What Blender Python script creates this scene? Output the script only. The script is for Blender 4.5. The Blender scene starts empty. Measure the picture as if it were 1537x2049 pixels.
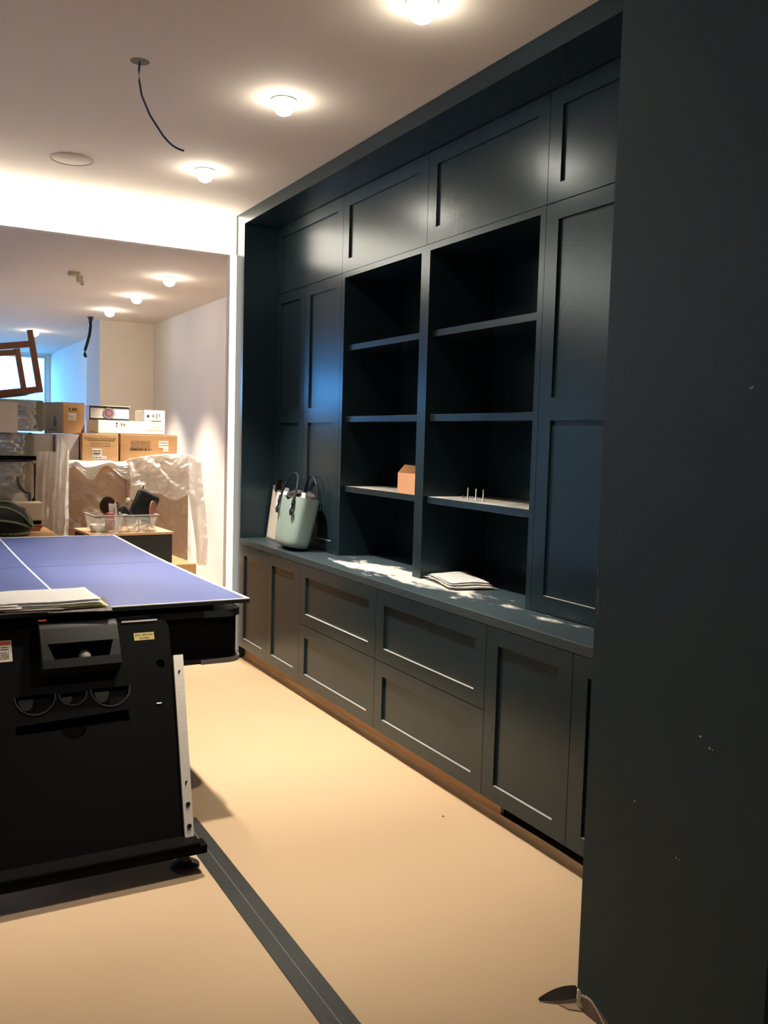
import bpy, bmesh, math, random
from mathutils import Vector, Matrix, noise
random.seed(7)
PI = math.pi
SC = bpy.context.scene
COL = SC.collection

# ------------------------------------------------------------------ camera
CAM_Z = 1.663
YAW, PITCH, ROLL, FPX = 0.50884, -0.07928, 0.02771, 1797.1
fw = Vector((math.sin(YAW)*math.cos(PITCH), math.cos(YAW)*math.cos(PITCH), math.sin(PITCH)))
rt = Vector((math.cos(YAW), -math.sin(YAW), 0.0))
up = rt.cross(fw)
r2 = rt*math.cos(ROLL) + up*math.sin(ROLL)
u2 = -rt*math.sin(ROLL) + up*math.cos(ROLL)
cam = bpy.data.cameras.new('camera'); camo = bpy.data.objects.new('camera', cam)
COL.objects.link(camo)
m = Matrix.Identity(4)
for i in range(3):
    m[i][0] = r2[i]; m[i][1] = u2[i]; m[i][2] = -fw[i]
m[2][3] = CAM_Z
camo.matrix_world = m
cam.sensor_fit = 'HORIZONTAL'; cam.sensor_width = 36.0; cam.lens = 36.0*FPX/1537.0
cam.clip_start = 0.05; cam.clip_end = 200
SC.camera = camo

# ------------------------------------------------------------------ world, exposure
SC.view_settings.view_transform = 'Standard'
SC.view_settings.look = 'None'
SC.view_settings.exposure = 0.0
SC.view_settings.gamma = 1.0
SC.view_settings.use_curve_mapping = False
SC.cycles.max_bounces = 7; SC.cycles.diffuse_bounces = 4; SC.cycles.glossy_bounces = 3; SC.cycles.transparent_max_bounces = 8; SC.cycles.use_adaptive_sampling = True; SC.cycles.adaptive_threshold = 0.04
w = bpy.data.worlds.new('sky'); SC.world = w; w.use_nodes = True
bg = w.node_tree.nodes['Background']
bg.inputs[0].default_value = (0.11, 0.43, 1.0, 1); bg.inputs[1].default_value = 18.0

WARM = (1.0, 0.89, 0.74)
SPOT_W = 260.0        # main downlights
HALO_W = 1.6          # spill of the lamp on the ceiling round it
FAR_W = 240.0
BAND_E = 8.0          # glow put on the bright ceiling drop over the portal
STRIP_E = 2.2  # glow put on the bright nib face beside the cabinet frame

# daylight enters by the far windows: portal to guide sampling of the sky
pl = bpy.data.lights.new('window_portal', 'AREA'); pl.shape = 'RECTANGLE'; pl.size = 6.0; pl.size_y = 2.0
pl.cycles.is_portal = True
plo = bpy.data.objects.new('window_portal', pl); COL.objects.link(plo)
plo.location = (-0.55, 16.75, 1.97); plo.rotation_euler = (-PI/2, 0, 0)

# ------------------------------------------------------------------ helpers
def S(r, g, b):
    f = lambda c: (c/255/12.92) if c/255 <= 0.04045 else ((c/255+0.055)/1.055)**2.4
    return (f(r), f(g), f(b), 1.0)

MATS = {}
def mat(name, col, rough=0.5, metal=0.0, var=0.08, vscale=6.0, bump=0.0, bscale=60.0, spec=0.5, stretch=None, col2=None):
    if name in MATS: return MATS[name]
    M = bpy.data.materials.new(name); M.use_nodes = True
    nt = M.node_tree; b = nt.nodes['Principled BSDF']
    b.inputs['Roughness'].default_value = rough; b.inputs['Metallic'].default_value = metal
    b.inputs['Specular IOR Level'].default_value = spec
    tc = nt.nodes.new('ShaderNodeTexCoord')
    mp = nt.nodes.new('ShaderNodeMapping'); nt.links.new(tc.outputs['Object'], mp.inputs[0])
    if stretch: mp.inputs['Scale'].default_value = stretch
    n = nt.nodes.new('ShaderNodeTexNoise'); n.inputs['Scale'].default_value = vscale; n.inputs['Detail'].default_value = 5
    nt.links.new(mp.outputs[0], n.inputs[0])
    r = nt.nodes.new('ShaderNodeValToRGB'); nt.links.new(n.outputs[0], r.inputs[0])
    c2 = col2 or tuple(min(1, c*(1+var)) for c in col[:3])+(1,)
    c1 = tuple(c*(1-var) for c in col[:3])+(1,) if not col2 else col
    r.color_ramp.elements[0].position = 0.3; r.color_ramp.elements[1].position = 0.7
    r.color_ramp.elements[0].color = c1; r.color_ramp.elements[1].color = c2
    nt.links.new(r.outputs[0], b.inputs['Base Color'])
    if bump:
        n2 = nt.nodes.new('ShaderNodeTexNoise'); n2.inputs['Scale'].default_value = bscale; n2.inputs['Detail'].default_value = 3
        nt.links.new(mp.outputs[0], n2.inputs[0])
        bp = nt.nodes.new('ShaderNodeBump'); bp.inputs['Strength'].default_value = bump; bp.inputs['Distance'].default_value = 0.01
        nt.links.new(n2.outputs[0], bp.inputs['Height']); nt.links.new(bp.outputs[0], b.inputs['Normal'])
    MATS[name] = M
    return M

def emat(name, col, e):
    if name in MATS: return MATS[name]
    M = bpy.data.materials.new(name); M.use_nodes = True
    nt = M.node_tree; nt.nodes.clear()
    o = nt.nodes.new('ShaderNodeOutputMaterial'); em = nt.nodes.new('ShaderNodeEmission')
    em.inputs[0].default_value = (*col, 1); em.inputs[1].default_value = e
    nt.links.new(em.outputs[0], o.inputs[0]); MATS[name] = M
    return M

def film(name, col, clear=0.4, rough=0.25, gloss=0.15, bump=0.5, bscale=9.0):
    """thin plastic: part clear, part milky"""
    if name in MATS: return MATS[name]
    M = bpy.data.materials.new(name); M.use_nodes = True
    nt = M.node_tree; nt.nodes.clear()
    N = lambda t: nt.nodes.new(t)
    o = N('ShaderNodeOutputMaterial'); tr = N('ShaderNodeBsdfTransparent'); tl = N('ShaderNodeBsdfTranslucent'); df = N('ShaderNodeBsdfDiffuse'); gl = N('ShaderNodeBsdfGlossy')
    tl.inputs[0].default_value = col; df.inputs[0].default_value = col; gl.inputs[1].default_value = rough
    m1, m2, m3 = N('ShaderNodeMixShader'), N('ShaderNodeMixShader'), N('ShaderNodeMixShader')
    m1.inputs[0].default_value = 0.6; nt.links.new(tl.outputs[0], m1.inputs[1]); nt.links.new(df.outputs[0], m1.inputs[2])
    m2.inputs[0].default_value = gloss; nt.links.new(m1.outputs[0], m2.inputs[1]); nt.links.new(gl.outputs[0], m2.inputs[2])
    tc = N('ShaderNodeTexCoord'); n = N('ShaderNodeTexNoise'); n.inputs['Scale'].default_value = bscale; n.inputs['Detail'].default_value = 6
    nt.links.new(tc.outputs['Object'], n.inputs[0])
    mr = N('ShaderNodeMapRange'); mr.inputs[1].default_value = 0.3; mr.inputs[2].default_value = 0.7
    mr.inputs[3].default_value = min(1, 1-clear+0.1); mr.inputs[4].default_value = max(0, 1-clear-0.1)
    n.inputs['Distortion'].default_value = 1.2
    nt.links.new(n.outputs[0], mr.inputs[0]); nt.links.new(mr.outputs[0], m3.inputs[0])
    nt.links.new(tr.outputs[0], m3.inputs[1]); nt.links.new(m2.outputs[0], m3.inputs[2])
    bp = N('ShaderNodeBump'); bp.inputs['Strength'].default_value = bump; bp.inputs['Distance'].default_value = 0.03
    nt.links.new(n.outputs[0], bp.inputs['Height'])
    for s in (df, gl): nt.links.new(bp.outputs[0], s.inputs['Normal'])
    nt.links.new(m3.outputs[0], o.inputs[0]); MATS[name] = M
    return M

def tag(o, label=None, cat=None, group=None, kind=None):
    if label: o['label'] = label
    if cat: o['category'] = cat
    if group: o['group'] = group
    if kind: o['kind'] = kind
    return o

def thing(name, label, cat, loc=(0, 0, 0), rz=0.0, group=None, kind=None):
    o = bpy.data.objects.new(name, None); COL.objects.link(o)
    o.empty_display_size = 0.05
    o.location = loc; o.rotation_euler = (0, 0, rz)
    return tag(o, label, cat, group, kind)

class MB:
    """collects shapes in world (or local) coordinates; build() links them as one mesh"""
    def __init__(self): self.bm = bmesh.new()
    def box(self, x0, x1, y0, y1, z0, z1, bev=0.0, seg=1):
        r = bmesh.ops.create_cube(self.bm, size=1.0)
        vs = r['verts']
        for v in vs:
            v.co = Vector(((x0+x1)/2+v.co.x*(x1-x0), (y0+y1)/2+v.co.y*(y1-y0), (z0+z1)/2+v.co.z*(z1-z0)))
        if bev > 0:
            es = list({e for v in vs for e in v.link_edges})
            bmesh.ops.bevel(self.bm, geom=es, offset=bev, segments=seg, affect='EDGES', profile=0.5)
        return self
    def faces(self, vs, fs):
        b = [self.bm.verts.new(v) for v in vs]
        for f in fs:
            try: self.bm.faces.new([b[i] for i in f])
            except ValueError: pass
        return self
    def prism(self, pts, axis, a0, a1):
        """polygon pts (2d) extruded along axis from a0 to a1"""
        def P(p, a):
            return {'x': (a, p[0], p[1]), 'y': (p[0], a, p[1]), 'z': (p[0], p[1], a)}[axis]
        n = len(pts)
        vs = [P(p, a0) for p in pts]+[P(p, a1) for p in pts]
        fs = [tuple(range(n))[::-1], tuple(range(n, 2*n))]+[(i, (i+1) % n, n+(i+1) % n, n+i) for i in range(n)]
        self.faces(vs, fs); return self
    def cyl(self, c, r, h, axis='z', seg=24, r2=None):
        r2 = r if r2 is None else r2
        res = bmesh.ops.create_cone(self.bm, cap_ends=True, segments=seg, radius1=r, radius2=r2, depth=h)
        R = {'z': Matrix.Identity(3), 'x': Matrix.Rotation(PI/2, 3, 'Y'), 'y': Matrix.Rotation(-PI/2, 3, 'X')}[axis]
        for v in res['verts']: v.co = R @ v.co + Vector(c)
        return self
    def tube(self, pts, r, seg=8, radii=None, flat=None):
        pts = [Vector(p) for p in pts]; n = len(pts); rings = []
        ref = Vector((0, 0, 1))
        for i, p in enumerate(pts):
            t = (pts[min(i+1, n-1)]-pts[max(i-1, 0)]).normalized()
            a = t.cross(ref)
            if a.length < 1e-3: a = t.cross(Vector((0, 1, 0)))
            a.normalize(); b = t.cross(a)
            rr = radii[i] if radii else r
            ra, rb = (rr, rr) if not flat else (rr, rr*flat)
            rings.append([self.bm.verts.new(p+a*math.cos(2*PI*k/seg)*ra+b*math.sin(2*PI*k/seg)*rb) for k in range(seg)])
        for i in range(n-1):
            for k in range(seg):
                self.bm.faces.new((rings[i][k], rings[i][(k+1) % seg], rings[i+1][(k+1) % seg], rings[i+1][k]))
        self.bm.faces.new(rings[0][::-1]); self.bm.faces.new(rings[-1])
        return self
    def lathe(self, prof, c=(0, 0, 0), seg=32, sx=1, sy=1):
        rings = []
        for r, z in prof:
            if r < 1e-6: rings.append([self.bm.verts.new((c[0], c[1], c[2]+z))])
            else: rings.append([self.bm.verts.new((c[0]+sx*r*math.cos(2*PI*k/seg), c[1]+sy*r*math.sin(2*PI*k/seg), c[2]+z)) for k in range(seg)])
        for a, b in zip(rings, rings[1:]):
            for k in range(seg):
                k2 = (k+1) % seg
                q = [a[k % len(a)], a[k2 % len(a)], b[k2 % len(b)], b[k % len(b)]]
                q = list(dict.fromkeys(q))
                if len(q) > 2:
                    try: self.bm.faces.new(q)
                    except ValueError: pass
        return self
    def grid(self, fn, nu, nv):
        g = [[self.bm.verts.new(fn(i/nu, j/nv)) for j in range(nv+1)] for i in range(nu+1)]
        for i in range(nu):
            for j in range(nv):
                self.bm.faces.new((g[i][j], g[i+1][j], g[i+1][j+1], g[i][j+1]))
        return self
    def build(self, name, material, parent=None, world=True, smooth=False, solid=0.0):
        if solid:
            geom = self.bm.faces[:]
            bmesh.ops.solidify(self.bm, geom=geom, thickness=solid)
        bmesh.ops.recalc_face_normals(self.bm, faces=self.bm.faces[:])
        me = bpy.data.meshes.new(name)
        o = bpy.data.objects.new(name, me); COL.objects.link(o)
        if parent is not None:
            if world:
                off = Vector(parent.location)
                p = parent.parent
                while p: off += Vector(p.location); p = p.parent
                bmesh.ops.translate(self.bm, verts=self.bm.verts[:], vec=-off)
            o.parent = parent
        self.bm.to_mesh(me); self.bm.free()
        me.materials.append(material)
        if smooth:
            for p in me.polygons: p.use_smooth = True
            if smooth != 'all':
                me.set_sharp_from_angle(angle=math.radians(40))
        return o

def bx(name, dims, material, parent=None, bev=0.0, world=True, seg=1):
    return MB().box(*dims, bev=bev, seg=seg).build(name, material, parent, world)

def struct(name, mb, material, label=None):
    o = mb.build(name, material); tag(o, label, None, None, 'structure'); return o

def framed(x, y0, y1, z0, z1, holes, t, lip=0.0):
    """flat frame in the plane x..x+t with rectangular holes, one seamless mesh"""
    mb = MB(); ys = sorted({y0, y1, *[h[0] for h in holes], *[h[1] for h in holes]})
    zs = sorted({z0, z1, *[h[2] for h in holes], *[h[3] for h in holes]})
    def solid(i, j):
        if i < 0 or j < 0 or i >= len(ys)-1 or j >= len(zs)-1: return False
        cy, cz = (ys[i]+ys[i+1])/2, (zs[j]+zs[j+1])/2
        return not any(h[0] < cy < h[1] and h[2] < cz < h[3] for h in holes)
    for i in range(len(ys)-1):
        for j in range(len(zs)-1):
            if not solid(i, j): continue
            a, b, c, d = ys[i], ys[i+1], zs[j], zs[j+1]
            for xx in (x, x+t): mb.faces([(xx, a, c), (xx, b, c), (xx, b, d), (xx, a, d)], [(0, 1, 2, 3)])
            for di, dj, q in ((-1, 0, ((a, c), (a, d))), (1, 0, ((b, c), (b, d))), (0, -1, ((a, c), (b, c))), (0, 1, ((a, d), (b, d)))):
                if not solid(i+di, j+dj):
                    (p, r), (s, u) = q
                    mb.faces([(x, p, r), (x, s, u), (x+t, s, u), (x+t, p, r)], [(0, 1, 2, 3)])
    bmesh.ops.remove_doubles(mb.bm, verts=mb.bm.verts[:], dist=1e-5)
    return mb

def text_mesh(s, size, material, parent, loc, rot=(PI/2, 0, 0), name='lettering', align='CENTER'):
    cu = bpy.data.curves.new(name, 'FONT'); cu.body = s; cu.size = size; cu.align_x = align; cu.resolution_u = 2
    t = bpy.data.objects.new('tmp', cu); COL.objects.link(t)
    dg = bpy.context.evaluated_depsgraph_get()
    me = bpy.data.meshes.new_from_object(t.evaluated_get(dg))
    bpy.data.objects.remove(t); bpy.data.curves.remove(cu)
    me.materials.clear(); me.materials.append(material)
    o = bpy.data.objects.new(name, me); COL.objects.link(o)
    o.parent = parent; o.location = loc; o.rotation_euler = rot
    return o

def print_lines(parent, x0, x1, y, zs, h, material, name='print', seed=1):
    """small illegible print on a carton front (plane y, facing -y): rows of short strokes"""
    rnd = random.Random(seed); mb = MB()
    for z in zs:
        x = x0
        while x < x1:
            l = rnd.uniform(0.4, 1.3)*h*1.4
            mb.faces([(x, y, z), (min(x+l, x1), y, z), (min(x+l, x1), y, z+h), (x, y, z+h)], [(0, 1, 2, 3)])
            x += l+h*rnd.choice((0.25, 0.3, 0.9))
    return mb.build(name, material, parent, world=False)

# ------------------------------------------------------------------ materials
PAINT = mat('dark_paint', S(31, 45, 52), 0.235, var=0.05, spec=0.45, vscale=3, bump=0.04, bscale=180)
for _n in PAINT.node_tree.nodes:
    if _n.type == 'BSDF_PRINCIPLED': _n.inputs['Specular Tint'].default_value = (0.72, 0.90, 1.0, 1)   # reflections tinted blue to offset the warm floor bounce
PAINT2 = mat('dark_wall_paint', S(50, 70, 78), 0.6, var=0.05, spec=0.35, vscale=2, bump=0.05, bscale=160)
WHITE = mat('white_wall', S(226, 221, 212), 0.85, var=0.02, vscale=2, bump=0.03, bscale=120)
CEIL = mat('ceiling_paint', S(212, 203, 192), 0.9, var=0.015, vscale=1.5)
KRAFT = mat('floor_paper', S(194, 166, 132), 0.7, var=0.035, vscale=1.3, bump=0.05, bscale=40)
CARD = mat('cardboard', S(192, 150, 104), 0.85, var=0.06, vscale=8, stretch=(1, 1, 6))
CARDD = mat('cardboard_dark', S(170, 128, 84), 0.85, var=0.06, vscale=8, stretch=(1, 1, 6))
CARDW = mat('white_card', S(232, 226, 214), 0.7, var=0.02)
CARDG = mat('grey_card', S(205, 198, 192), 0.75, var=0.03)
TAPE = mat('packing_tape', S(202, 164, 118), 0.3, var=0.03)
INK = mat('ink', S(62, 48, 36), 0.8)
INKB = mat('black_ink', S(25, 24, 24), 0.8)
PAPER = mat('paper', S(250, 248, 246), 0.85, var=0.015)
PAPERY = mat('yellow_paper', S(232, 226, 160), 0.85)
PAPERG = mat('grey_folder', S(140, 134, 128), 0.8)
BLACK = mat('black_plastic', S(5, 5, 5), 0.7, var=0.1, bump=0.1, bscale=400, spec=0.07)
BLACKG = mat('black_gloss', S(14, 14, 15), 0.35, spec=0.4)
STEEL = mat('brushed_steel', S(206, 200, 190), 0.4, metal=0.35, var=0.06, stretch=(1, 1, 20))
GREYM = mat('grey_metal', S(120, 120, 122), 0.35, metal=0.6)
BLUE = mat('blue_top', S(82, 98, 156), 0.36, var=0.06, vscale=2.2)
WLINE = mat('white_line', S(240, 240, 238), 0.5)
WOOD = mat('plinth_wood', S(180, 142, 106), 0.7, var=0.14, vscale=5, stretch=(6, 1, 14))
CWOOD = mat('chair_wood', S(134, 84, 56), 0.45, var=0.12, vscale=7, stretch=(3, 3, 1))
GLASSM = film('pane_glass', (0.9, 0.95, 1, 1), clear=0.98, gloss=0.9, bump=0.0)
DUST = None

# worktop: dark paint with pale sanding dust lying on it
def worktop_material():
    M = mat('worktop_paint', S(46, 60, 67), 0.42, var=0.06, vscale=4)
    nt = M.node_tree; b = nt.nodes['Principled BSDF']
    N = nt.nodes.new
    base = b.inputs['Base Color'].links[0].from_socket
    tc = N('ShaderNodeTexCoord'); sep = N('ShaderNodeSeparateXYZ'); nt.links.new(tc.outputs['Object'], sep.inputs[0])
    def gauss(sock, c, wd):
        a = N('ShaderNodeMath'); a.operation = 'SUBTRACT'; nt.links.new(sock, a.inputs[0]); a.inputs[1].default_value = c
        d = N('ShaderNodeMath'); d.operation = 'DIVIDE'; nt.links.new(a.outputs[0], d.inputs[0]); d.inputs[1].default_value = wd
        p = N('ShaderNodeMath'); p.operation = 'POWER'; nt.links.new(d.outputs[0], p.inputs[0]); p.inputs[1].default_value = 2
        q = N('ShaderNodeMath'); q.operation = 'MULTIPLY'; nt.links.new(p.outputs[0], q.inputs[0]); q.inputs[1].default_value = -1
        e = N('ShaderNodeMath'); e.operation = 'EXPONENT'; nt.links.new(q.outputs[0], e.inputs[0])
        return e.outputs[0]
    def mul(a, c):
        k = N('ShaderNodeMath'); k.operation = 'MULTIPLY'
        for i, s in ((0, a), (1, c)):
            if isinstance(s, float): k.inputs[i].default_value = s
            else: nt.links.new(s, k.inputs[i])
        return k.outputs[0]
    def add(a, c):
        k = N('ShaderNodeMath'); k.operation = 'ADD'
        for i, s in ((0, a), (1, c)):
            if isinstance(s, float): k.inputs[i].default_value = s
            else: nt.links.new(s, k.inputs[i])
        return k.outputs[0]
    # object origin at (2.31, 4.2, 0.866)
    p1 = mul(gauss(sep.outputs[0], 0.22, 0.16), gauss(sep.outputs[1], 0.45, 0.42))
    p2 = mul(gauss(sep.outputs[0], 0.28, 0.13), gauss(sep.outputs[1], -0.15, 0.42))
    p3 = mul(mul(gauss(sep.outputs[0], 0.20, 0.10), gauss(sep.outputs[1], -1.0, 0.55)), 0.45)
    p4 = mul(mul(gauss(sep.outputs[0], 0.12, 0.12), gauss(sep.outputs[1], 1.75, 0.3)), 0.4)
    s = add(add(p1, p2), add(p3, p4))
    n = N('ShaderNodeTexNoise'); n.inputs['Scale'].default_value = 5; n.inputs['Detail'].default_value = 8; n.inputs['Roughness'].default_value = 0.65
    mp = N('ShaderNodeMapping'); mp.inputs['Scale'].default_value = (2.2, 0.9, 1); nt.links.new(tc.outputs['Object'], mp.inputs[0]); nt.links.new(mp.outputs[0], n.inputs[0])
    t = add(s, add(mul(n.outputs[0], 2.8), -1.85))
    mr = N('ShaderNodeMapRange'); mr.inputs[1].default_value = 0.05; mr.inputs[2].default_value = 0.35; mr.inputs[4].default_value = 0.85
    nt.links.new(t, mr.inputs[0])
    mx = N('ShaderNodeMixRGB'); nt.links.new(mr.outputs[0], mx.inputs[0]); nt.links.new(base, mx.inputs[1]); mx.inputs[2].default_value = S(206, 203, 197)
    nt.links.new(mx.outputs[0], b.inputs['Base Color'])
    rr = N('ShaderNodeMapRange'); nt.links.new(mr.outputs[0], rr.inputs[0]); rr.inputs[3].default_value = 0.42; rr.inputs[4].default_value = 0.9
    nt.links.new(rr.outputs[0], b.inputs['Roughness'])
    return M
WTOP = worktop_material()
DUSTY = mat('dusty_shelf_paint', S(120, 120, 116), 0.8, vscale=7, col2=S(190, 186, 178))
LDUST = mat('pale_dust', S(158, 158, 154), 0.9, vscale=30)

# ------------------------------------------------------------------ the setting
CZ, FZ = 3.29, 3.0
fl = struct('floor', MB().box(-4.2, 2.34, -2.6, 16.7, -0.06, 0.0).box(2.34, 3.11, 6.33, 16.7, -0.06, 0.0).box(2.34, 3.11, -2.6, 2.12, -0.06, 0.0), KRAFT, 'tan protective paper covering the whole floor')
# paper curls up a little against the plinth
def lip(u, v):
    y = 2.15+u*4.18
    k = 0.028+0.018*noise.noise((y*1.3, 0, 3.1))+0.02*max(0, math.sin((y-5.0)*5.0))*(1 if 5.0 < y < 5.6 else 0)
    a = v*PI/2
    return (2.325+0.035*math.sin(a), y, 0.001+k*(1-math.cos(a)))
lp = MB().grid(lip, 90, 6).build('paper_edge', KRAFT, fl, smooth=True)
struct('ceiling', MB().box(-4.2, 3.11, -2.6, 6.56, CZ, CZ+0.06), CEIL, 'plain plastered ceiling over the nearer room')
struct('ceiling_far', MB().box(-4.2, 3.1, 6.56, 16.7, FZ, FZ+0.06), CEIL, 'lower plastered ceiling over the room beyond the portal')
struct('wall_bulkhead', MB().box(-4.2, 2.26, 6.5, 6.56, FZ, CZ+0.06).box(2.26, 3.1, 6.5, 6.56, 0, CZ+0.06), WHITE, 'ceiling drop and nib between the two rooms')
struct('wall_right', MB().box(3.05, 3.11, 1.3, 6.5, 0, CZ), PAINT2, 'wall behind the built-in cabinets')
struct('wall_far_right', MB().box(2.9, 2.96, 6.56, 11.1, 0, FZ), WHITE, 'white plastered wall beside the stacked cartons')
struct('wall_pier', MB().box(2.26, 2.96, 11.1, 11.9, 0, FZ), WHITE, 'square plastered pier beyond the cartons')
struct('wall_far_side', MB().box(2.55, 2.61, 11.9, 16.7, 0, FZ), WHITE, 'plastered wall leading to the far window')
struct('wall_left', MB().box(-4.26, -4.2, -2.6, 16.7, 0, CZ), WHITE, 'wall on the open side of the rooms')
struct('wall_back', MB().box(-4.2, 3.1, -2.66, -2.6, 0, CZ), WHITE, 'wall behind the photographer')
struct('wall_near_right', MB().box(2.6, 2.66, -2.6, 1.3, 0, CZ), WHITE, 'wall beside the near pillar')
# far wall with a wide window
wx0, wx1, wz0, wz1 = -3.6, 2.48, 0.95, 2.97
struct('wall_far', MB().box(-4.2, wx0, 16.6, 16.7, 0, FZ).box(wx1, 2.61, 16.6, 16.7, 0, FZ).box(wx0, wx1, 16.6, 16.7, 0, wz0).box(wx0, wx1, 16.6, 16.7, wz1, FZ), WHITE, 'far wall round the wide window')
wf = thing('window_1', 'wide window flooding the far room with blue daylight', None, (-0.56, 16.65, wz0), kind='structure')
WFR = mat('window_frame_paint', S(200, 205, 210), 0.5)
xs = [wx0+(wx1-wx0)*i/5 for i in range(6)]
fb = MB()
for i, x in enumerate(xs): fb.box(max(wx0, x-0.03), min(wx1, x+0.03), 16.62, 16.68, wz0, wz1)
fb.box(wx0, wx1, 16.621, 16.679, wz0, wz0+0.05).box(wx0, wx1, 16.621, 16.679, wz1-0.05, wz1)
fb.build('window_frame', WFR, wf)
for i in range(5): bx('pane', (xs[i]+0.03, xs[i+1]-0.03, 16.648, 16.652, wz0+0.05, wz1-0.05), GLASSM, wf)
struct('wall_lightwell', MB().box(-8, 8, 19.5, 19.7, -0.5, 2.45), mat('lightwell_render', S(196, 206, 220), 0.9), 'rendered wall of the light well outside the far window')
struct('ground_outside', MB().box(-8, 8, 16.71, 19.5, -0.5, -0.06), mat('outside_paving', S(130, 130, 130), 0.9))

# near pillar with a broken foot and a few knocks in the paint
pil = struct('wall_pillar', MB().box(1.78, 3.05, 1.30, 1.93, 0.03, CZ).box(1.80, 3.05, 1.30, 1.915, 0, 0.03), PAINT2, 'dark painted pillar close by on the right')
PLAST = mat('bare_plaster', S(205, 196, 180), 0.9, var=0.15, vscale=30, bump=0.5, bscale=60)
CONC = mat('grey_render', S(128, 112, 104), 0.95, var=0.15, vscale=20)
rnd = random.Random(3)
chip = MB()
for (cy, cz, sy_, sz_) in ((1.921, .034, .010, .026), (1.915, .012, .012, .012)):
    r = bmesh.ops.create_icosphere(chip.bm, subdivisions=3, radius=1)
    for v in r['verts']:
        k = 1+.55*noise.noise(v.co*2.1+Vector((cy*40, cz*30, 0)))
        v.co = Vector((1.782+v.co.x*.006*k, cy+v.co.y*sy_*k, max(.001, cz+v.co.z*sz_*k)))
chip.build('plaster_chip', PLAST, pil, smooth='all')
up_, lo_e = [], []
for k in range(22):
    q = k/21; yy = 1.912-.13*q; zz = .042+.012*math.sin(q*5)-.035*q*q
    up_.append((yy, zz+.004+.004*noise.noise((q*17, 1, 0)))); lo_e.append((yy, zz-.002+.003*noise.noise((q*21, 5, 0))))
MB().prism(up_+lo_e[::-1], 'x', 1.777, 1.782).build('torn_paint_edge', PLAST, pil)
MB().prism([(1.93, 0.0), (1.93, .03), (1.90, .045), (1.87, .05), (1.84, .045), (1.80, .03), (1.78, .0)], 'x', 1.7795, 1.80).build('bare_patch', CONC, pil)
for (yy, zz, a, b) in ((1.44, 1.81, .006, .002), (1.435, 1.812, .002, .002), (1.53, 0.945, .004, .003), (1.50, 0.925, .003, .003), (1.49, .923, .002, .002), (1.585, 0.607, .003, .002), (1.575, .605, .002, .002), (1.74, .70, .003, .003), (1.93-.006, 1.31, .003, .02), (1.92, 1.22, .007, .045), (1.915, 1.19, .004, .03)):
    n = 7; pts = []
    for k in range(n):
        q = 2*PI*k/n; pts.append((yy+a*math.cos(q)*rnd.uniform(.6, 1.2), zz+b*math.sin(q)*rnd.uniform(.6, 1.2)))
    MB().prism(pts, 'x', 1.7794, 1.781).build('paint_chip', PLAST if b < .02 else mat('scuff', S(92, 96, 92), 0.8), pil)

# strip set into the floor
st = thing('floor_strip', 'long black strip with a pale metal seam running across the floor', 'floor strip', (1.115, 3.0, 0.0))
STRIPM = mat('strip_black', S(34, 38, 37), 0.45, var=0.25, vscale=4, bump=0.1)
MB().box(1.064, 1.112, -1.0, 3.70, 0.0, 0.004).box(1.116, 1.166, -1.0, 3.70, 0.0, 0.004).build('strip', STRIPM, st)
bx('seam', (1.112, 1.116, -1.0, 3.70, 0.0, 0.0045), mat('dull_seam', S(96, 98, 95), 0.5), st)

# emissive panels added for the bright ceiling drop and nib; real source unseen
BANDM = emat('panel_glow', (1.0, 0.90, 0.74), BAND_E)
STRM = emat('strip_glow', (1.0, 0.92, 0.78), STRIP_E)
t = thing('added_ceiling_glow', 'long white band of added glow across the ceiling drop above the cartons', 'light', (0, 6.495, FZ))
bx('glow_face', (-3.0, 2.30, 6.488, 6.496, FZ+0.004, CZ-0.004), BANDM, t)
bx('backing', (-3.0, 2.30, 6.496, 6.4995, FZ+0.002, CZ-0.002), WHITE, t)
t = thing('added_side_glow', 'tall narrow strip of added glow beside the dark cabinet frame', 'light', (2.285, 6.495, 0))
bx('glow_face', (2.262, 2.309, 6.488, 6.496, 0.02, FZ+0.004), STRM, t)
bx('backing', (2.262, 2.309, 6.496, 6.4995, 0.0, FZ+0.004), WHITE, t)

# ------------------------------------------------------------------ built-in cabinets
XF, XU, XB = 2.31, 2.57, 3.0
GAP = 0.0018
NEAR, FARY = 2.12, 6.33
t = thing('cabinet_surround', 'dark painted frame round the built-in cabinets with deep top fascia', 'cabinet frame', (XF, 4.3, 0))
bx('fascia', (XF, 3.05, 1.93, 6.5, 3.204, CZ-0.001), PAINT, t)
bx('side_jamb', (XF, 3.05, FARY, 6.499, 0.0, 3.204), PAINT, t)
bx('near_jamb', (XF+0.001, 3.05, 1.932, NEAR, 0.0, 3.203), PAINT, t)

def door(parent, name, x, y0, y1, z0, z1, holes, label=None, t=0.022, rec=0.013):
    f = framed(x, y0+GAP, y1-GAP, z0+GAP, z1-GAP, holes, t).build(name, PAINT, parent)
    if label: f['label'] = label
    for h in holes:
        MB().box(x+rec, x+t-0.001, h[0], h[1], h[2], h[3]).build('panel', PAINT, f)
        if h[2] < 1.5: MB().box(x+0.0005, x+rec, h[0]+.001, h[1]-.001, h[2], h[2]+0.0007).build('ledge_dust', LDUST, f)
    return f

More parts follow.
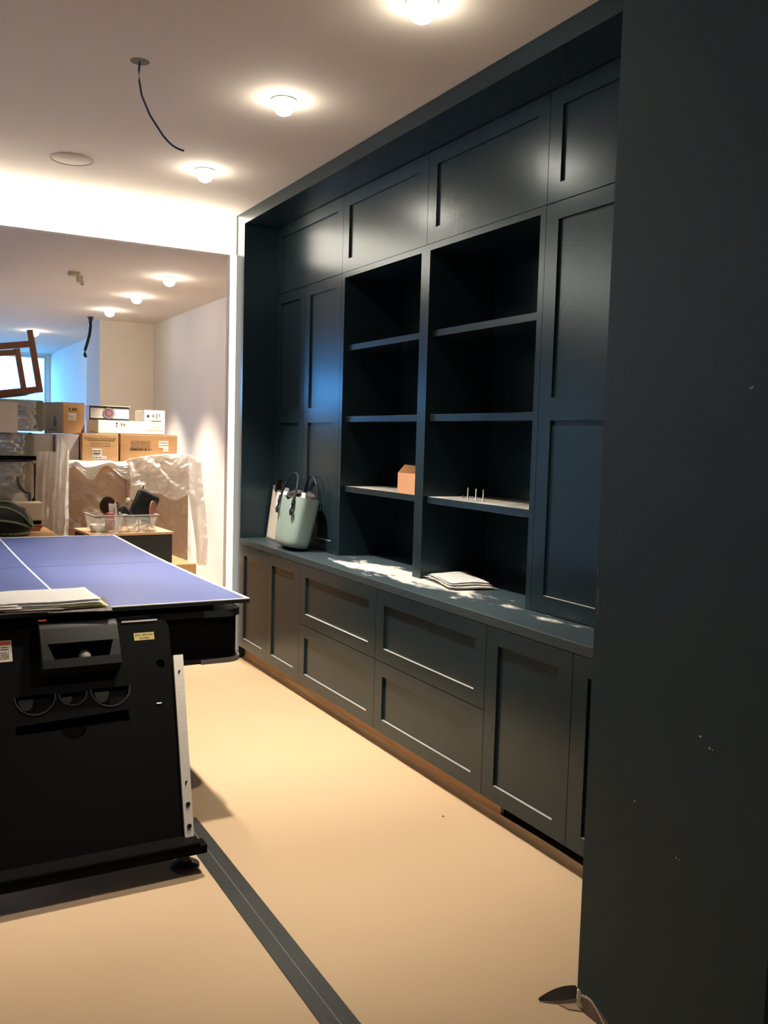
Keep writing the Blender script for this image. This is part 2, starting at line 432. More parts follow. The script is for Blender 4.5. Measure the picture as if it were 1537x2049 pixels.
ZB0, ZB1 = 0.097, 0.868
ST = 0.086
def base_unit(name, label, y0, y1, fronts):
    t = thing(name, label, 'cabinet', (XF+0.3, (y0+y1)/2, ZB0))
    bx('body', (XF+0.0235, XB, y0+0.0005, y1-0.0005, ZB0, ZB1), PAINT, t)
    for k, (a, b, c, d) in enumerate(fronts):
        nm = 'door' if d-c > 0.6 else 'drawer'
        door(t, nm, XF, a, b, c, d, [(a+ST, b-ST, c+0.072, d-0.078)])
    return t
zm = 0.483
base_unit('base_cabinet', 'low two-door dark cabinet at the far end, partly behind the blue table corner', 5.22, FARY, [(5.78, FARY, ZB0, ZB1), (5.22, 5.78, ZB0, ZB1)])
base_unit('drawer_cabinet', 'dark two-drawer base cabinet nearer the mint bag', 4.198, 5.22, [(4.198, 5.22, ZB0, zm), (4.198, 5.22, zm, ZB1)])
base_unit('drawer_cabinet', 'dark two-drawer base cabinet below the white papers', 3.182, 4.198, [(3.182, 4.198, ZB0, zm), (3.182, 4.198, zm, ZB1)])
nb = base_unit('base_cabinet', 'low two-door dark cabinet by the pillar, standing on legs with no plinth', NEAR, 3.182, [(2.612, 3.182, ZB0, ZB1), (NEAR, 2.612, ZB0, ZB1)])
for (lx, ly) in ((XF+0.075, 3.06), (XF+0.075, 2.20), (XB-0.1, 3.06), (XB-0.1, 2.20)):
    MB().cyl((lx, ly, 0.05), 0.016, 0.094).cyl((lx, ly, 0.008), 0.026, 0.014).box(lx-0.03, lx+0.03, ly-0.03, ly+0.03, 0.085, 0.0965).build('leg', BLACK, nb, smooth=True)
p = bx('plinth_board', (2.362, 2.380, 3.10, FARY-0.002, 0.0, ZB0-0.001), WOOD)
tag(p, 'bare wooden plinth board under the dark drawers', 'board')
bx('subfloor_strip', (2.34, 3.05, NEAR, 6.33, -0.06, -0.0005), mat('bare_screed', S(96, 84, 68), 0.95), fl)

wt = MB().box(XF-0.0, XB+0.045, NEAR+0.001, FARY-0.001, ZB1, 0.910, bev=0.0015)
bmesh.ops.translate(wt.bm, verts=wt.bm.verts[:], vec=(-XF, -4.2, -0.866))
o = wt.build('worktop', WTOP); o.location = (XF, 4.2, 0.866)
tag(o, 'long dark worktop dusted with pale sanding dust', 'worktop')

Y1, Y2, Y3 = 5.24, 4.215, 3.21
# transom cabinets
ZT0, ZT1 = 2.718, 3.203
for (a, b, lab) in ((Y1, FARY, 'small top cabinet in the far corner above the paired narrow doors'), (Y2, Y1, 'small top cabinet above the farther open shelves'),
                    (Y3, Y2, 'small top cabinet above the nearer open shelves'), (NEAR, Y3, 'small top cabinet half hidden by the pillar')):
    t = thing('top_cabinet', lab, 'cabinet', (XU+0.2, (a+b)/2, ZT0))
    bx('body', (XU+0.0235, XB, a+0.0005, b-0.0005, ZT0, ZT1), PAINT, t)
    door(t, 'door', XU, a, b, ZT0, ZT1, [(a+0.084, b-0.084, ZT0+0.08, ZT1-0.08)])
# tall cabinets
for (a, b, mid, lab) in ((Y1, FARY, 5.81, 'tall dark cabinet with paired narrow doors behind the mint bag'), (NEAR, Y3, 2.665, 'tall dark cabinet partly hidden behind the pillar')):
    t = thing('tall_cabinet', lab, 'cabinet', (XU+0.2, (a+b)/2, 0.912))
    bx('body', (XU+0.0235, XB, a+0.0005, b-0.0005, 0.912, ZT0-0.001), PAINT, t)
    for (c, d) in ((a, mid), (mid, b)):
        door(t, 'door', XU, c, d, 0.912, ZT0-0.001, [(c+0.084, d-0.084, 0.99, 1.772), (c+0.084, d-0.084, 1.872, 2.642)])
# open bookcase
t = thing('bookcase', 'open dark shelving unit with two bays of empty shelves', 'bookcase', (XU+0.2, 4.2, 0.912))
bx('side_panel', (XU, XB, Y1-0.042, Y1-0.001, 0.911, 2.717), PAINT, t)
bx('side_panel', (XU, XB, Y3+0.001, Y3+0.040, 0.911, 2.717), PAINT, t)
bx('divider', (XU, XB, 4.177, 4.265, 0.911, 2.684), PAINT, t)
bx('top_rail', (XU, XB, Y3+0.040, Y1-0.042, 2.684, 2.717), PAINT, t)
bx('back_panel', (XB, XB+0.015, Y3, Y1, 0.911, 2.717), PAINT, t)
for (a, b) in ((4.265, Y1-0.042), (Y3+0.040, 4.177)):
    for z in (2.265, 1.812, 1.364):
        bx('shelf', (XU+0.03, XB-0.001, a+0.0005, b-0.0005, z-0.037, z-0.0008), PAINT, t, bev=0.001)
        if z < 1.9: bx('shelf_dust', (XU+0.033, XB-0.002, a+0.002, b-0.002, z-0.001, z-0.0002), DUSTY, t)

# ------------------------------------------------------------------ downlights
GLOW = emat('lamp_glow', (1.0, 0.90, 0.74), 55.0)
RING = mat('lamp_ring', S(225, 222, 215), 0.5)
def downlight(x, y, z, label, group, watts, halo, size=74):
    t = thing('downlight', label, 'light', (x, y, z), group=group)
    MB().lathe([(0.058, 0.0), (0.062, -0.004), (0.058, -0.008), (0.053, -0.008), (0.051, 0.0)]).build('trim_ring', RING, t, world=False, smooth=True)
    MB().lathe([(0.050, -0.001), (0.052, -0.022), (0.047, -0.046), (0.034, -0.064), (0.015, -0.073), (0, -0.075)]).build('lamp_lens', GLOW, t, world=False, smooth='all')
    pts = [(0.056*math.cos(a), 0.056*math.sin(a), -0.014) for a in [PI*(0.15+0.6*k/10) for k in range(11)]]
    MB().tube(pts, 0.0035, 6).build('spring_clip', GREYM, t, world=False, smooth=True)
    l = bpy.data.lights.new('downlight_beam', 'SPOT'); l.energy = watts; l.color = WARM; l.spot_size = math.radians(size); l.spot_blend = 0.65; l.shadow_soft_size = 0.045
    lo = bpy.data.objects.new('downlight_beam', l); COL.objects.link(lo); lo.parent = t; lo.location = (0, 0, -0.11)
    h = bpy.data.lights.new('downlight_spill', 'POINT'); h.energy = halo; h.color = WARM; h.shadow_soft_size = 0.03
    ho = bpy.data.objects.new('downlight_spill', h); COL.objects.link(ho); ho.parent = t; ho.location = (0, 0, -0.095)
    return t
for (x, y, lab) in ((1.773, 2.994, 'nearest bright downlight at the top edge of the picture'), (1.713, 4.177, 'bright ceiling downlight halfway along the cabinets'),
                    (1.748, 5.512, 'bright ceiling downlight nearest the glowing band')):
    downlight(x, y, CZ, lab, 'downlights of the nearer room', SPOT_W*(0.68 if y < 3.5 else 1.5 if y < 5 else 1.6), HALO_W, 76)
for (x, y, lab) in ((-0.9, 4.18, 'ceiling downlight on the open side, level with the hanging blue cable'), (-0.9, 5.51, 'ceiling downlight on the open side, nearest the glowing band')):
    downlight(x, y, CZ, lab, 'downlights of the open side', SPOT_W*0.95, HALO_W)
for (x, y, lab) in ((2.15, 7.73, 'first downlight beyond the glowing band'), (2.17, 8.95, 'second downlight beyond the glowing band'), (2.17, 10.15, 'third downlight beyond the glowing band, near the hanging black wire'),
                    (1.79, 12.95, 'farthest downlight, above the upturned wooden frame')):
    downlight(x, y, FZ, lab, 'downlights of the far room', FAR_W*1.75, HALO_W*0.9, 74)

# ceiling speaker, cable hole, unfinished bits
t = thing('ceiling_speaker', 'flat round speaker grille set in the ceiling', 'speaker', (1.005, 5.757, CZ))
MB().lathe([(0, -0.004), (0.112, -0.004), (0.118, -0.001), (0.118, 0.0)], seg=48).build('grille', mat('grille', S(200, 190, 178), 0.8, var=0.03), t, world=False, smooth=True)
MB().lathe([(0.118, 0.0), (0.118, -0.006), (0.124, -0.006), (0.126, 0.0)], seg=48).build('rim', mat('grille_rim', S(180, 170, 158), 0.8), t, world=False, smooth=True)
t = thing('ceiling_cable', 'blue cable curling down from a round hole in the ceiling', 'cable', (1.005, 4.111, CZ))
MB().lathe([(0, -0.001), (0.040, -0.001), (0.042, 0.0)], seg=24).build('hole', mat('hole_plaster', S(120, 112, 98), 0.9, var=0.2, vscale=60), t, world=False)
cp = [(1.005, 4.111, 3.29), (1.001, 4.11, 3.25), (1.003, 4.11, 3.205), (1.013, 4.11, 3.149), (1.05, 4.11, 3.071), (1.107, 4.11, 2.996), (1.13, 4.11, 2.974), (1.152, 4.11, 2.958), (1.178, 4.11, 2.948), (1.205, 4.11, 2.944)]
MB().tube(cp, 0.0048, 8).build('cable', mat('blue_cable', S(52, 52, 92), 0.45), t, smooth=True)
t = thing('cable_box', 'small plaster-splashed bracket hanging under the far ceiling', 'bracket', (1.43, 8.0, FZ))
MB().box(1.37, 1.46, 7.97, 8.03, FZ-0.03, FZ, bev=.006).box(1.44, 1.49, 7.98, 8.03, FZ-0.075, FZ-0.02, bev=.006).box(1.475, 1.5, 7.99, 8.02, FZ-0.1, FZ-0.06, bev=.004).build('bracket', mat('bracket_plaster', S(196, 184, 160), 0.9, var=0.15, vscale=40), t)
t = thing('black_cable', 'thick black wires dangling from the far ceiling in front of the pier', 'cable', (2.12, 10.9, FZ))
MB().tube([(2.115, 10.9, 3.0), (2.116, 10.9, 2.9), (2.105, 10.9, 2.8), (2.08, 10.9, 2.7), (2.055, 10.9, 2.62), (2.05, 10.9, 2.57), (2.062, 10.9, 2.53)], 0.017, 8).build('cable', BLACKG, t, smooth=True)
MB().tube([(2.085, 10.9, 3.0), (2.10, 10.9, 2.95), (2.112, 10.9, 2.86)], 0.007, 6).build('wire', BLACKG, t)
MB().tube([(2.145, 10.9, 3.0), (2.128, 10.9, 2.96), (2.117, 10.9, 2.9)], 0.007, 6).build('wire', BLACKG, t)

# ------------------------------------------------------------------ table tennis top
TX0, TX1, TY0, TY1, TZ = -0.087, 1.437, 3.80, 6.54, 0.936
def sag(y): return TZ-0.013*math.sin(PI*max(0, min(1, (y-TY0)/(TY1-TY0))))
t = thing('table_tennis_board', 'blue table tennis top with white lines resting on the black games table', 'table top', (0.675, 5.17, TZ-0.02))
TB = mat('top_edge', S(20, 21, 24), 0.5)
def slab(name, x0, x1, y0, y1, zt, zb, material, n=16):
    mb = MB(); vs = []
    for i in range(n+1):
        y = y0+(y1-y0)*i/n; s = sag(y)
        vs += [(x0, y, s+zt), (x1, y, s+zt), (x1, y, s+zb), (x0, y, s+zb)]
    fs = []
    for i in range(n):
        for k in range(4): fs.append((4*i+k, 4*i+(k+1) % 4, 4*i+4+(k+1) % 4, 4*i+4+k))
    fs += [(0, 1, 2, 3), tuple(4*n+k for k in (3, 2, 1, 0))]
    return mb.faces(vs, fs).build(name, material, t, smooth=True)
for (a, b) in ((TY0, 5.1685), (5.1715, TY1)):
    slab('panel', TX0+.001, TX1-.001, a+.001, b-.001, 0, -0.004, BLUE)
    slab('underside', TX0, TX1, a, b, -0.004, -0.020, TB)
LW = 0.016
slab('edge_line', TX1-LW, TX1, TY0, TY1, 0.0008, -0.003, WLINE); slab('edge_line', TX0, TX0+LW, TY0, TY1, 0.0008, -0.003, WLINE)
slab('end_line', TX0+LW, TX1-LW, TY0, TY0+0.009, 0.0008, -0.003, WLINE, 1); slab('end_line', TX0+LW, TX1-LW, TY1-LW, TY1, 0.0008, -0.003, WLINE, 1)
slab('centre_line', 0.6655, 0.6745, TY0+LW, TY1-LW, 0.0006, -0.002, WLINE)

# ------------------------------------------------------------------ games table under it
gt = thing('games_table', 'black games table with splayed end panel and silver corner trim', 'games table', (0.675, 5.1, 0))
AX0, AX1, AY0, AY1 = -0.05, 1.402, 3.825, 6.50
def rrect(x0, x1, y0, y1, r, n=6):
    pts = []
    for cx, cy, a0 in ((x1-r, y0+r, -PI/2), (x1-r, y1-r, 0), (x0+r, y1-r, PI/2), (x0+r, y0+r, PI)):
        for k in range(n+1): a = a0+PI/2*k/n; pts.append((cx+r*math.cos(a), cy+r*math.sin(a)))
    return pts
MB().prism(rrect(AX0, AX1, AY0, AY1, 0.07), 'z', 0.672, 0.860).build('apron', BLACK, gt, smooth=True)
MB().prism(rrect(AX0-0.008, AX1+0.010, AY0-0.010, AY1+0.01, 0.075), 'z', 0.860, 0.888).build('top_rail', BLACKG, gt, smooth=True)
MB().prism(rrect(AX0-0.008, AX1+0.008, AY0-0.008, AY1+0.008, 0.075), 'z', 0.650, 0.672).build('bottom_rail', BLACKG, gt, smooth=True)
for px, py in ((0.1, 3.95), (1.25, 3.95), (0.1, 6.35), (1.25, 6.35)):
    bx('pad', (px-.05, px+.05, py-.05, py+.05, 0.888, 0.9135), BLACK, gt)
# silver corner trims, swept round the near right corner (and the far right one)
def corner(z0, z1, off, len_front, len_side, material, name, yfar=False):
    r = 0.075+off
    x1, y0 = AX1+0.010+off, AY0-0.010-off
    path = [(x1-r-len_front, y0)]+[(x1-r+r*math.cos(a), y0+r+r*math.sin(a)) for a in [-PI/2+PI/2*k/8 for k in range(9)]]+[(x1, y0+r+len_side)]
    if yfar: path = [(x, AY0+AY1-y) for x, y in path]
    mb = MB(); n = len(path); vs = []
    for i, (x, y) in enumerate(path):
        q = Vector(path[min(i+1, n-1)])-Vector(path[max(i-1, 0)]); q.normalize(); nn = Vector((-q.y, q.x))*(-1 if yfar else 1)
        ix, iy = x+nn.x*0.012, y+nn.y*0.012
        vs += [(x, y, z0), (x, y, z1), (ix, iy, z1), (ix, iy, z0)]
    fs = [(4*i+k, 4*i+(k+1) % 4, 4*i+4+(k+1) % 4, 4*i+4+k) for i in range(n-1) for k in range(4)]+[(0, 1, 2, 3), tuple(4*(n-1)+k for k in (3, 2, 1, 0))]
    mb.faces(vs, fs).build(name, material, gt, smooth=True)
DSIL = mat('dark_silver', S(92, 94, 100), 0.3, metal=0.8)
corner(0.857, 0.890, 0.004, 0.11, 0.10, DSIL, 'corner_trim')
corner(0.648, 0.668, 0.006, 0.12, 0.10, mat('grey_trim', S(118, 112, 106), 0.5), 'corner_trim')
corner(0.857, 0.890, 0.004, 0.11, 0.10, DSIL, 'corner_trim', True)

# splayed end panel, built flat in its own frame then leaned back
LEAN = math.atan2(0.48, 0.755)
def lean_part(o, y=3.28, flip=1):
    o.location = Vector((0.675, y, 0.125))-Vector(gt.location); o.rotation_euler = (-LEAN*flip, 0, 0)
pm = MB()
edge = [(-0.42, 0.0), (0.312, 0.0), (0.345, 0.36), (0.368, 0.72), (0.375, 0.86), (0.366, 0.882), (0.345, 0.893), (-0.40, 0.893), (-0.43, 0.86), (-0.43, 0.72)]
pm.prism(edge, 'y', 0.0, 0.06)
pan = pm.build('end_panel', BLACK, gt, world=False)
lean_part(pan)
# moulded recesses cut into it
def cutter(pts, y0, y1):
    return MB().prism(pts, 'y', y0, y1).build('tmp_cut', BLACK)
def arc(cx, cz, rx, rz, a0, a1, n=12): return [(cx+rx*math.cos(a0+(a1-a0)*k/n), cz+rz*math.sin(a0+(a1-a0)*k/n)) for k in range(n+1)]
cuts = [cutter(arc(-0.180, 0.618, 0.072, 0.075, PI, 2*PI), -0.02, 0.014), cutter(arc(-0.040, 0.612, 0.049, 0.048, PI, 2*PI), -0.02, 0.014), cutter(arc(0.104, 0.618, 0.074, 0.075, PI, 2*PI), -0.02, 0.014),
        cutter([(-0.258, 0.503), (-0.258, 0.470), (-0.095, 0.470)]+arc(-0.049, 0.470, 0.046, 0.042, PI, 2*PI)+[(0.165, 0.474), (0.165, 0.520)], -0.02, 0.03),
        cutter([(-0.12, 0.795), (-0.10, 0.72), (0.10, 0.72), (0.12, 0.795)], -0.02, 0.055),
        cutter(arc(0.318, 0.696, 0.018, 0.020, 0, 2*PI, 16)[:-1], -0.02, 0.02)]
for c in cuts:
    md = pan.modifiers.new('cut', 'BOOLEAN'); md.object = c; md.operation = 'DIFFERENCE'; md.solver = 'EXACT'
c_par, pan.parent = pan.parent, None
loc0, rot0 = pan.location.copy(), pan.rotation_euler.copy()
pan.location = (0, 0, 0); pan.rotation_euler = (0, 0, 0)
bpy.context.view_layer.update()
me2 = bpy.data.meshes.new_from_object(pan.evaluated_get(bpy.context.evaluated_depsgraph_get()))
pan.modifiers.clear(); pan.data = me2
for c in cuts: bpy.data.objects.remove(c)
pan.parent = c_par; pan.location = loc0; pan.rotation_euler = rot0
def pbuild(mb, name, material, label=None, smooth=False):
    o = mb.build(name, material, pan, world=False, smooth=smooth)
    if label: o['label'] = label
    return o
# pouch-like ball box standing proud of the panel: rounded hood above, tray below
BOXM = mat('charcoal_plastic', S(22, 22, 23), 0.5, var=0.08, spec=0.3)
hood = []
for k in range(9):
    a = PI/2*k/8; hood.append((-0.055*math.sin(a), 0.905-0.045*(1-math.cos(a))))
prof_h = [(0.0, 0.905)]+hood[1:]+[(-0.058, 0.800), (0.0, 0.800)]
pbuild(MB().prism(prof_h, 'x', -0.150, 0.150), 'ball_box_hood', BOXM, smooth=True)
pbuild(MB().prism([(0.0, 0.735), (-0.058, 0.735), (-0.055, 0.700), (0.0, 0.690)], 'x', -0.150, 0.150), 'ball_box_tray', BOXM)
for s in (-1, 1):
    pbuild(MB().faces([(s*0.150, 0, 0.735), (s*0.150, -0.058, 0.735), (s*0.150, -0.058, 0.800), (s*0.150, 0, 0.800), (s*0.105, 0, 0.735), (s*0.105, -0.058, 0.735), (s*0.126, -0.058, 0.800), (s*0.126, 0, 0.800)],
                      [(0, 1, 2, 3), (4, 5, 6, 7), (0, 1, 5, 4), (1, 2, 6, 5), (2, 3, 7, 6), (3, 0, 4, 7)]), 'ball_box_cheek', BOXM)
for (cx, cz, rx, rz) in ((-0.180, 0.618, 0.072, 0.075), (-0.040, 0.612, 0.049, 0.048), (0.104, 0.618, 0.074, 0.075)):
    pbuild(MB().prism(arc(cx, cz, rx+.006, rz+.006, PI, 2*PI)+arc(cx, cz, rx, rz, 2*PI, PI), 'y', -0.003, 0.004), 'recess_lip', BOXM)
    pbuild(MB().prism(arc(cx-rx*.45, cz-.012, rx*.38, rz*.6, PI, 2*PI), 'y', 0.008, 0.016), 'recess_floor', BOXM)
pbuild(MB().box(-0.150, -0.118, -0.045, -0.02, 0.903, 0.909), 'red_tab', mat('red_plastic', S(160, 50, 40), 0.5))
pbuild(MB().box(0.18, 0.330, -0.004, 0.01, 0.886, 0.894, bev=.001), 'edge_strip', mat('light_grey_plastic', S(150, 148, 144), 0.4))
pbuild(MB().box(0.279, 0.299, -0.004, 0.0, 0.527, 0.532), 'clip', WLINE)
# stickers
YEL = mat('brass_sticker', S(176, 158, 84), 0.5)
pbuild(MB().box(0.224, 0.308, -0.0012, 0.0, 0.805, 0.838), 'sticker', YEL, 'small yellow sticker with two lines of lettering')
text_mesh('BALL RETURN', 0.0115, INKB, pan, (0.266, -0.002, 0.8245), name='sticker_text')
text_mesh('SYSTEM', 0.0115, INKB, pan, (0.266, -0.002, 0.8095), name='sticker_text')
pbuild(MB().box(-0.335, -0.250, -0.0012, 0.0, 0.762, 0.850, bev=.0004), 'warning_sticker', mat('sticker_white', S(205, 196, 182), 0.6), 'white warning sticker with orange heading')
pbuild(MB().box(-0.332, -0.253, -0.0018, -0.001, 0.832, 0.847), 'sticker_heading', mat('orange_ink', S(206, 84, 40), 0.6))
print_lines(pan, -0.330, -0.262, -0.0016, (0.819, 0.810, 0.797, 0.789, 0.781, 0.773), 0.0045, INK, 'sticker_text', 5)
# steel side bar with bolts
bar = [(0.312, -0.012), (0.347, -0.012), (0.413, 0.722), (0.372, 0.722)]
pbuild(MB().prism(bar, 'y', -0.016, 0.03), 'side_bar', STEEL)
for (x, z, r) in ((0.341, 0.112, 0.0085), (0.334, 0.030, 0.0085), (0.386, 0.650, 0.004), (0.347, 0.198, 0.004)):
    pbuild(MB().cyl((x, -0.018, z), r, 0.008, 'y', 16), 'bolt', BLACKG, smooth=True)
# base foot rail and levelling feet, at both ends
for (yb, s) in ((3.25, 1), (6.36, -1)):
    y0, y1 = sorted((yb-0.05*s, yb+0.11*s))
    bx('base_rail', (0.19, 1.058, min(yb-.05*s, yb+.02*s), max(yb-.05*s, yb+.02*s), 0.076, 0.112), BLACK, gt, bev=.008, seg=2)
    bx('base_plate', (0.22, 1.03, y0, y1, 0.108, 0.126), BLACK, gt, bev=.004)
    for fx in (0.25, 0.992):
        MB().lathe([(0, 0), (0.050, 0), (0.056, 0.004), (0.055, 0.014), (0.040, 0.024), (0.020, 0.030), (0.018, 0.05), (0.030, 0.056), (0.030, 0.078), (0, 0.078)], (fx, yb+0.03*s, 0.0), 28).build('levelling_foot', mat('black_rubber', S(32, 32, 32), 0.6), gt, smooth=True)
bx('end_panel', (0.25, 1.10, 6.27, 6.33, 0.126, 0.650), BLACK, gt)

# ball lying in the ball box
N_ = Vector((0, -math.cos(LEAN), math.sin(LEAN))); L_ = Vector((0, math.sin(LEAN), math.cos(LEAN)))
bp_ = Vector((0.675, 3.28, 0.125))+Vector((0.022, 0, 0))+L_*0.760-N_*0.004
mb = MB(); bmesh.ops.create_uvsphere(mb.bm, u_segments=24, v_segments=16, radius=0.0245)
o = mb.build('ball', mat('ball_white', S(226, 224, 214), 0.25), smooth='all'); o.location = bp_
tag(o, 'white ball lying in the black ball box of the games table', 'ball')

# ------------------------------------------------------------------ paper piles
def sheet(parent, cx, cy, z, wd, hg, rz, material, curl=0.004, seed=0, name='sheet', thick=0.0012, n=10):
    ca, sa = math.cos(rz), math.sin(rz)
    def fn(u, v):
        x, y = (u-.5)*wd, (v-.5)*hg
        X, Y = cx+x*ca-y*sa, cy+x*sa+y*ca
        k = curl*(1+1.3*noise.noise((X*6, Y*5, .5)))+.0015*noise.noise((u*3, v*3, seed*1.7))+curl*2.0*max(0, v-.72)**1.5*(.6+.4*math.sin(seed*2.3+u*4))
        return (cx+x*ca-y*sa, cy+x*sa+y*ca, z+k)
    mb = MB().grid(fn, n, n)
    return mb.build(name, material, parent, smooth=True, solid=thick)
t = thing('paper_pile', 'loose pile of white papers on the near edge of the blue table', 'papers', (0.55, 3.9, TZ))
z = TZ+0.002
spec = [(0.70, 3.87, .25, .30, -0.10, PAPERG), (0.40, 3.90, .42, .30, -0.05, PAPERG), (0.60, 3.90, .40, .28, 0.05, PAPER), (0.42, 3.905, .42, .30, -0.03, PAPER), (0.585, 3.91, .42, .297, 0.02, PAPERY),
        (0.57, 3.915, .42, .297, 0.05, PAPER), (0.33, 3.90, .30, .32, -0.10, PAPER), (0.57, 3.915, .42, .30, 0.005, PAPER), (0.31, 3.91, .30, .31, -0.06, PAPER), (0.575, 3.93, .40, .297, 0.04, PAPER), (0.57, 3.925, .40, .297, 0.02, PAPER)]
for i, (cx, cy, wd, hg, rz, ma) in enumerate(spec):
    sheet(t, cx, cy, z, wd, hg, rz, ma, 0.004, i+1, 'sheet'); z += 0.0038
t = thing('paper_pile', 'crumpled white papers lying on the dusty worktop', 'papers', (2.72, 3.95, 0.91))
z = 0.912
for i, (cx, cy, wd, hg, rz, ma) in enumerate([(2.69, 3.92, .24, .36, -.25, PAPERG), (2.675, 3.94, .24, .37, -.30, PAPER), (2.665, 3.985, .21, .34, -.12, PAPER), (2.68, 3.95, .23, .35, -.26, PAPER), (2.675, 3.965, .22, .33, -.18, PAPER), (2.68, 3.96, .22, .34, -.24, PAPER)]):
    sheet(t, cx, cy, z, wd, hg, rz, ma, 0.008, i+11, 'sheet', n=14); z += 0.0045

# ------------------------------------------------------------------ bag and clipboard
MINT = mat('mint_rubber', S(150, 173, 168), 0.55, var=0.03)
bag = thing('tote_bag', 'mint green moulded tote bag with dark handles leaning by the cabinet door', 'bag', (2.412, 5.615, 0.926)); bag.scale = (1.1, 1.13, 1.12)
bag.rotation_euler = (0, math.radians(10), 0)
def sup(a, hw, hd, e=3.6):
    c, s = math.cos(a), math.sin(a)
    return (hd*math.copysign(abs(c)**(2/e), c), hw*math.copysign(abs(s)**(2/e), s))
mb = MB(); rings = []; SEG = 48
prof = [(0.0, .62), (0.004, .80), (0.014, .91), (0.03, .965), (0.06, 1.0), (0.12, 1.03), (0.2, 1.08), (0.27, 1.12), (0.305, 1.135)]
def notch(a, z):
    return z
for (z, k) in prof:
    rg = []
    for q in range(SEG):
        x, y = sup(2*PI*q/SEG, 0.165*k, 0.072*(k if k < 1 else 1+(k-1)*.5)); zz = z
        if z > 0.3 and abs(y) < 0.075 and abs(x) > 0.03: zz -= 0.028*math.cos(min(1, abs(y)/0.075)*PI/2)
        rg.append(mb.bm.verts.new((x, y, zz)))
    rings.append(rg)
inner = [(0.303, 1.10), (0.22, 1.06), (0.20, 0.2)]
for (z, k) in inner:
    rg = []
    for q in range(SEG):
        x, y = sup(2*PI*q/SEG, 0.165*k, 0.072*(1+(k-1)*.5)*.93); zz = z
        if z > 0.3 and abs(y) < 0.075 and abs(x) > 0.03: zz -= 0.028*math.cos(min(1, abs(y)/0.075)*PI/2)
        rg.append(mb.bm.verts.new((x, y, zz)))
    rings.append(rg)
for a, b in zip(rings, rings[1:]):
    for q in range(SEG): mb.bm.faces.new((a[q], a[(q+1) % SEG], b[(q+1) % SEG], b[q]))
mb.bm.faces.new(rings[0][::-1]); mb.bm.faces.new(rings[-1])
body = mb.build('body', MINT, bag, world=False, smooth=True)
DARKH = mat('navy_leather', S(34, 38, 56), 0.35)
for sx in (-1, 1):
    pts = []
    for k in range(25):
        a = PI*k/24
        pts.append((sx*(0.085-0.03*math.sin(a)), -0.105*math.cos(a)*(1.0), 0.235+0.21*math.sin(a)**0.75))
    h = MB().tube(pts, 0.0075, 8, flat=0.6).build('handle', DARKH, bag, world=False, smooth=True)
    for sy in (-1, 1):
        MB().tube([(sx*0.086, sy*0.105, 0.30), (sx*0.088, sy*0.105, 0.26), (sx*0.088, sy*0.105, 0.215), (sx*0.087, sy*0.105, 0.19)], .01, 10, radii=[.008, .014, .022, .012], flat=.5).build('handle_tab', DARKH, h, world=False, smooth=True)
GREYF = mat('grey_cloth', S(104, 102, 100), 0.9, var=0.15, vscale=20)
def scarf(u, v):
    a = u*2*PI*1.1
    return (0.05*math.cos(a)+0.02*noise.noise((u*6, v*3, 2)), 0.13*math.sin(a*0.9)+0.02*noise.noise((u*5, v*4, 7)), 0.285+0.05*v+0.03*noise.noise((u*4, v*2, 4))+0.02*math.sin(a*2))
MB().grid(scarf, 40, 5).build('scarf', GREYF, bag, world=False, smooth=True, solid=.004)
MB().box(-0.03, -0.02, -0.14, -0.06, 0.25, 0.335).build('paper_inside', PAPER, bag, world=False)
MB().box(0.01, 0.02, -0.02, 0.13, 0.22, 0.325).build('lining', BLACK, bag, world=False)
text_mesh('O bag', 0.026, mat('mint_shadow', S(112, 138, 128), 0.6), bag, (-0.0815, 0.075, 0.185), rot=(PI/2, math.radians(0), -PI/2), name='embossed_lettering')

cb = thing('clipboard', 'grey clipboard with cream paper leaning in the corner behind the bag', 'clipboard', (2.485, 6.10, 0.9105))
cb.rotation_euler = (0, math.radians(7), math.radians(-7))
GB = mat('grey_board', S(140, 138, 142), 0.6)
MB().box(-0.003, 0.003, -0.21, 0.21, 0, 0.40, bev=.001).build('board', GB, cb, world=False)
MB().box(-0.005, -0.003, -0.19, 0.19, 0.012, 0.365).build('cream_sheet', mat('cream_paper', S(222, 214, 200), 0.85), cb, world=False)
MB().box(-0.007, -0.005, -0.20, 0.05, 0.25, 0.375).build('white_sheet', PAPER, cb, world=False)
MB().prism([(-0.10, 0.375), (0.10, 0.375), (0.10, 0.40), (0.06, 0.405), (0.045, 0.45), (-0.045, 0.45), (-0.06, 0.405), (-0.10, 0.40)], 'x', -0.016, -0.006).build('clip', BLACK, cb, world=False)
for yy in (-0.085, 0.085): MB().box(-0.018, -0.004, yy-.012, yy+.012, 0.355, 0.43).build('clip_jaw', mat('bronze_clip', S(70, 62, 58), 0.4, metal=.5), cb, world=False)

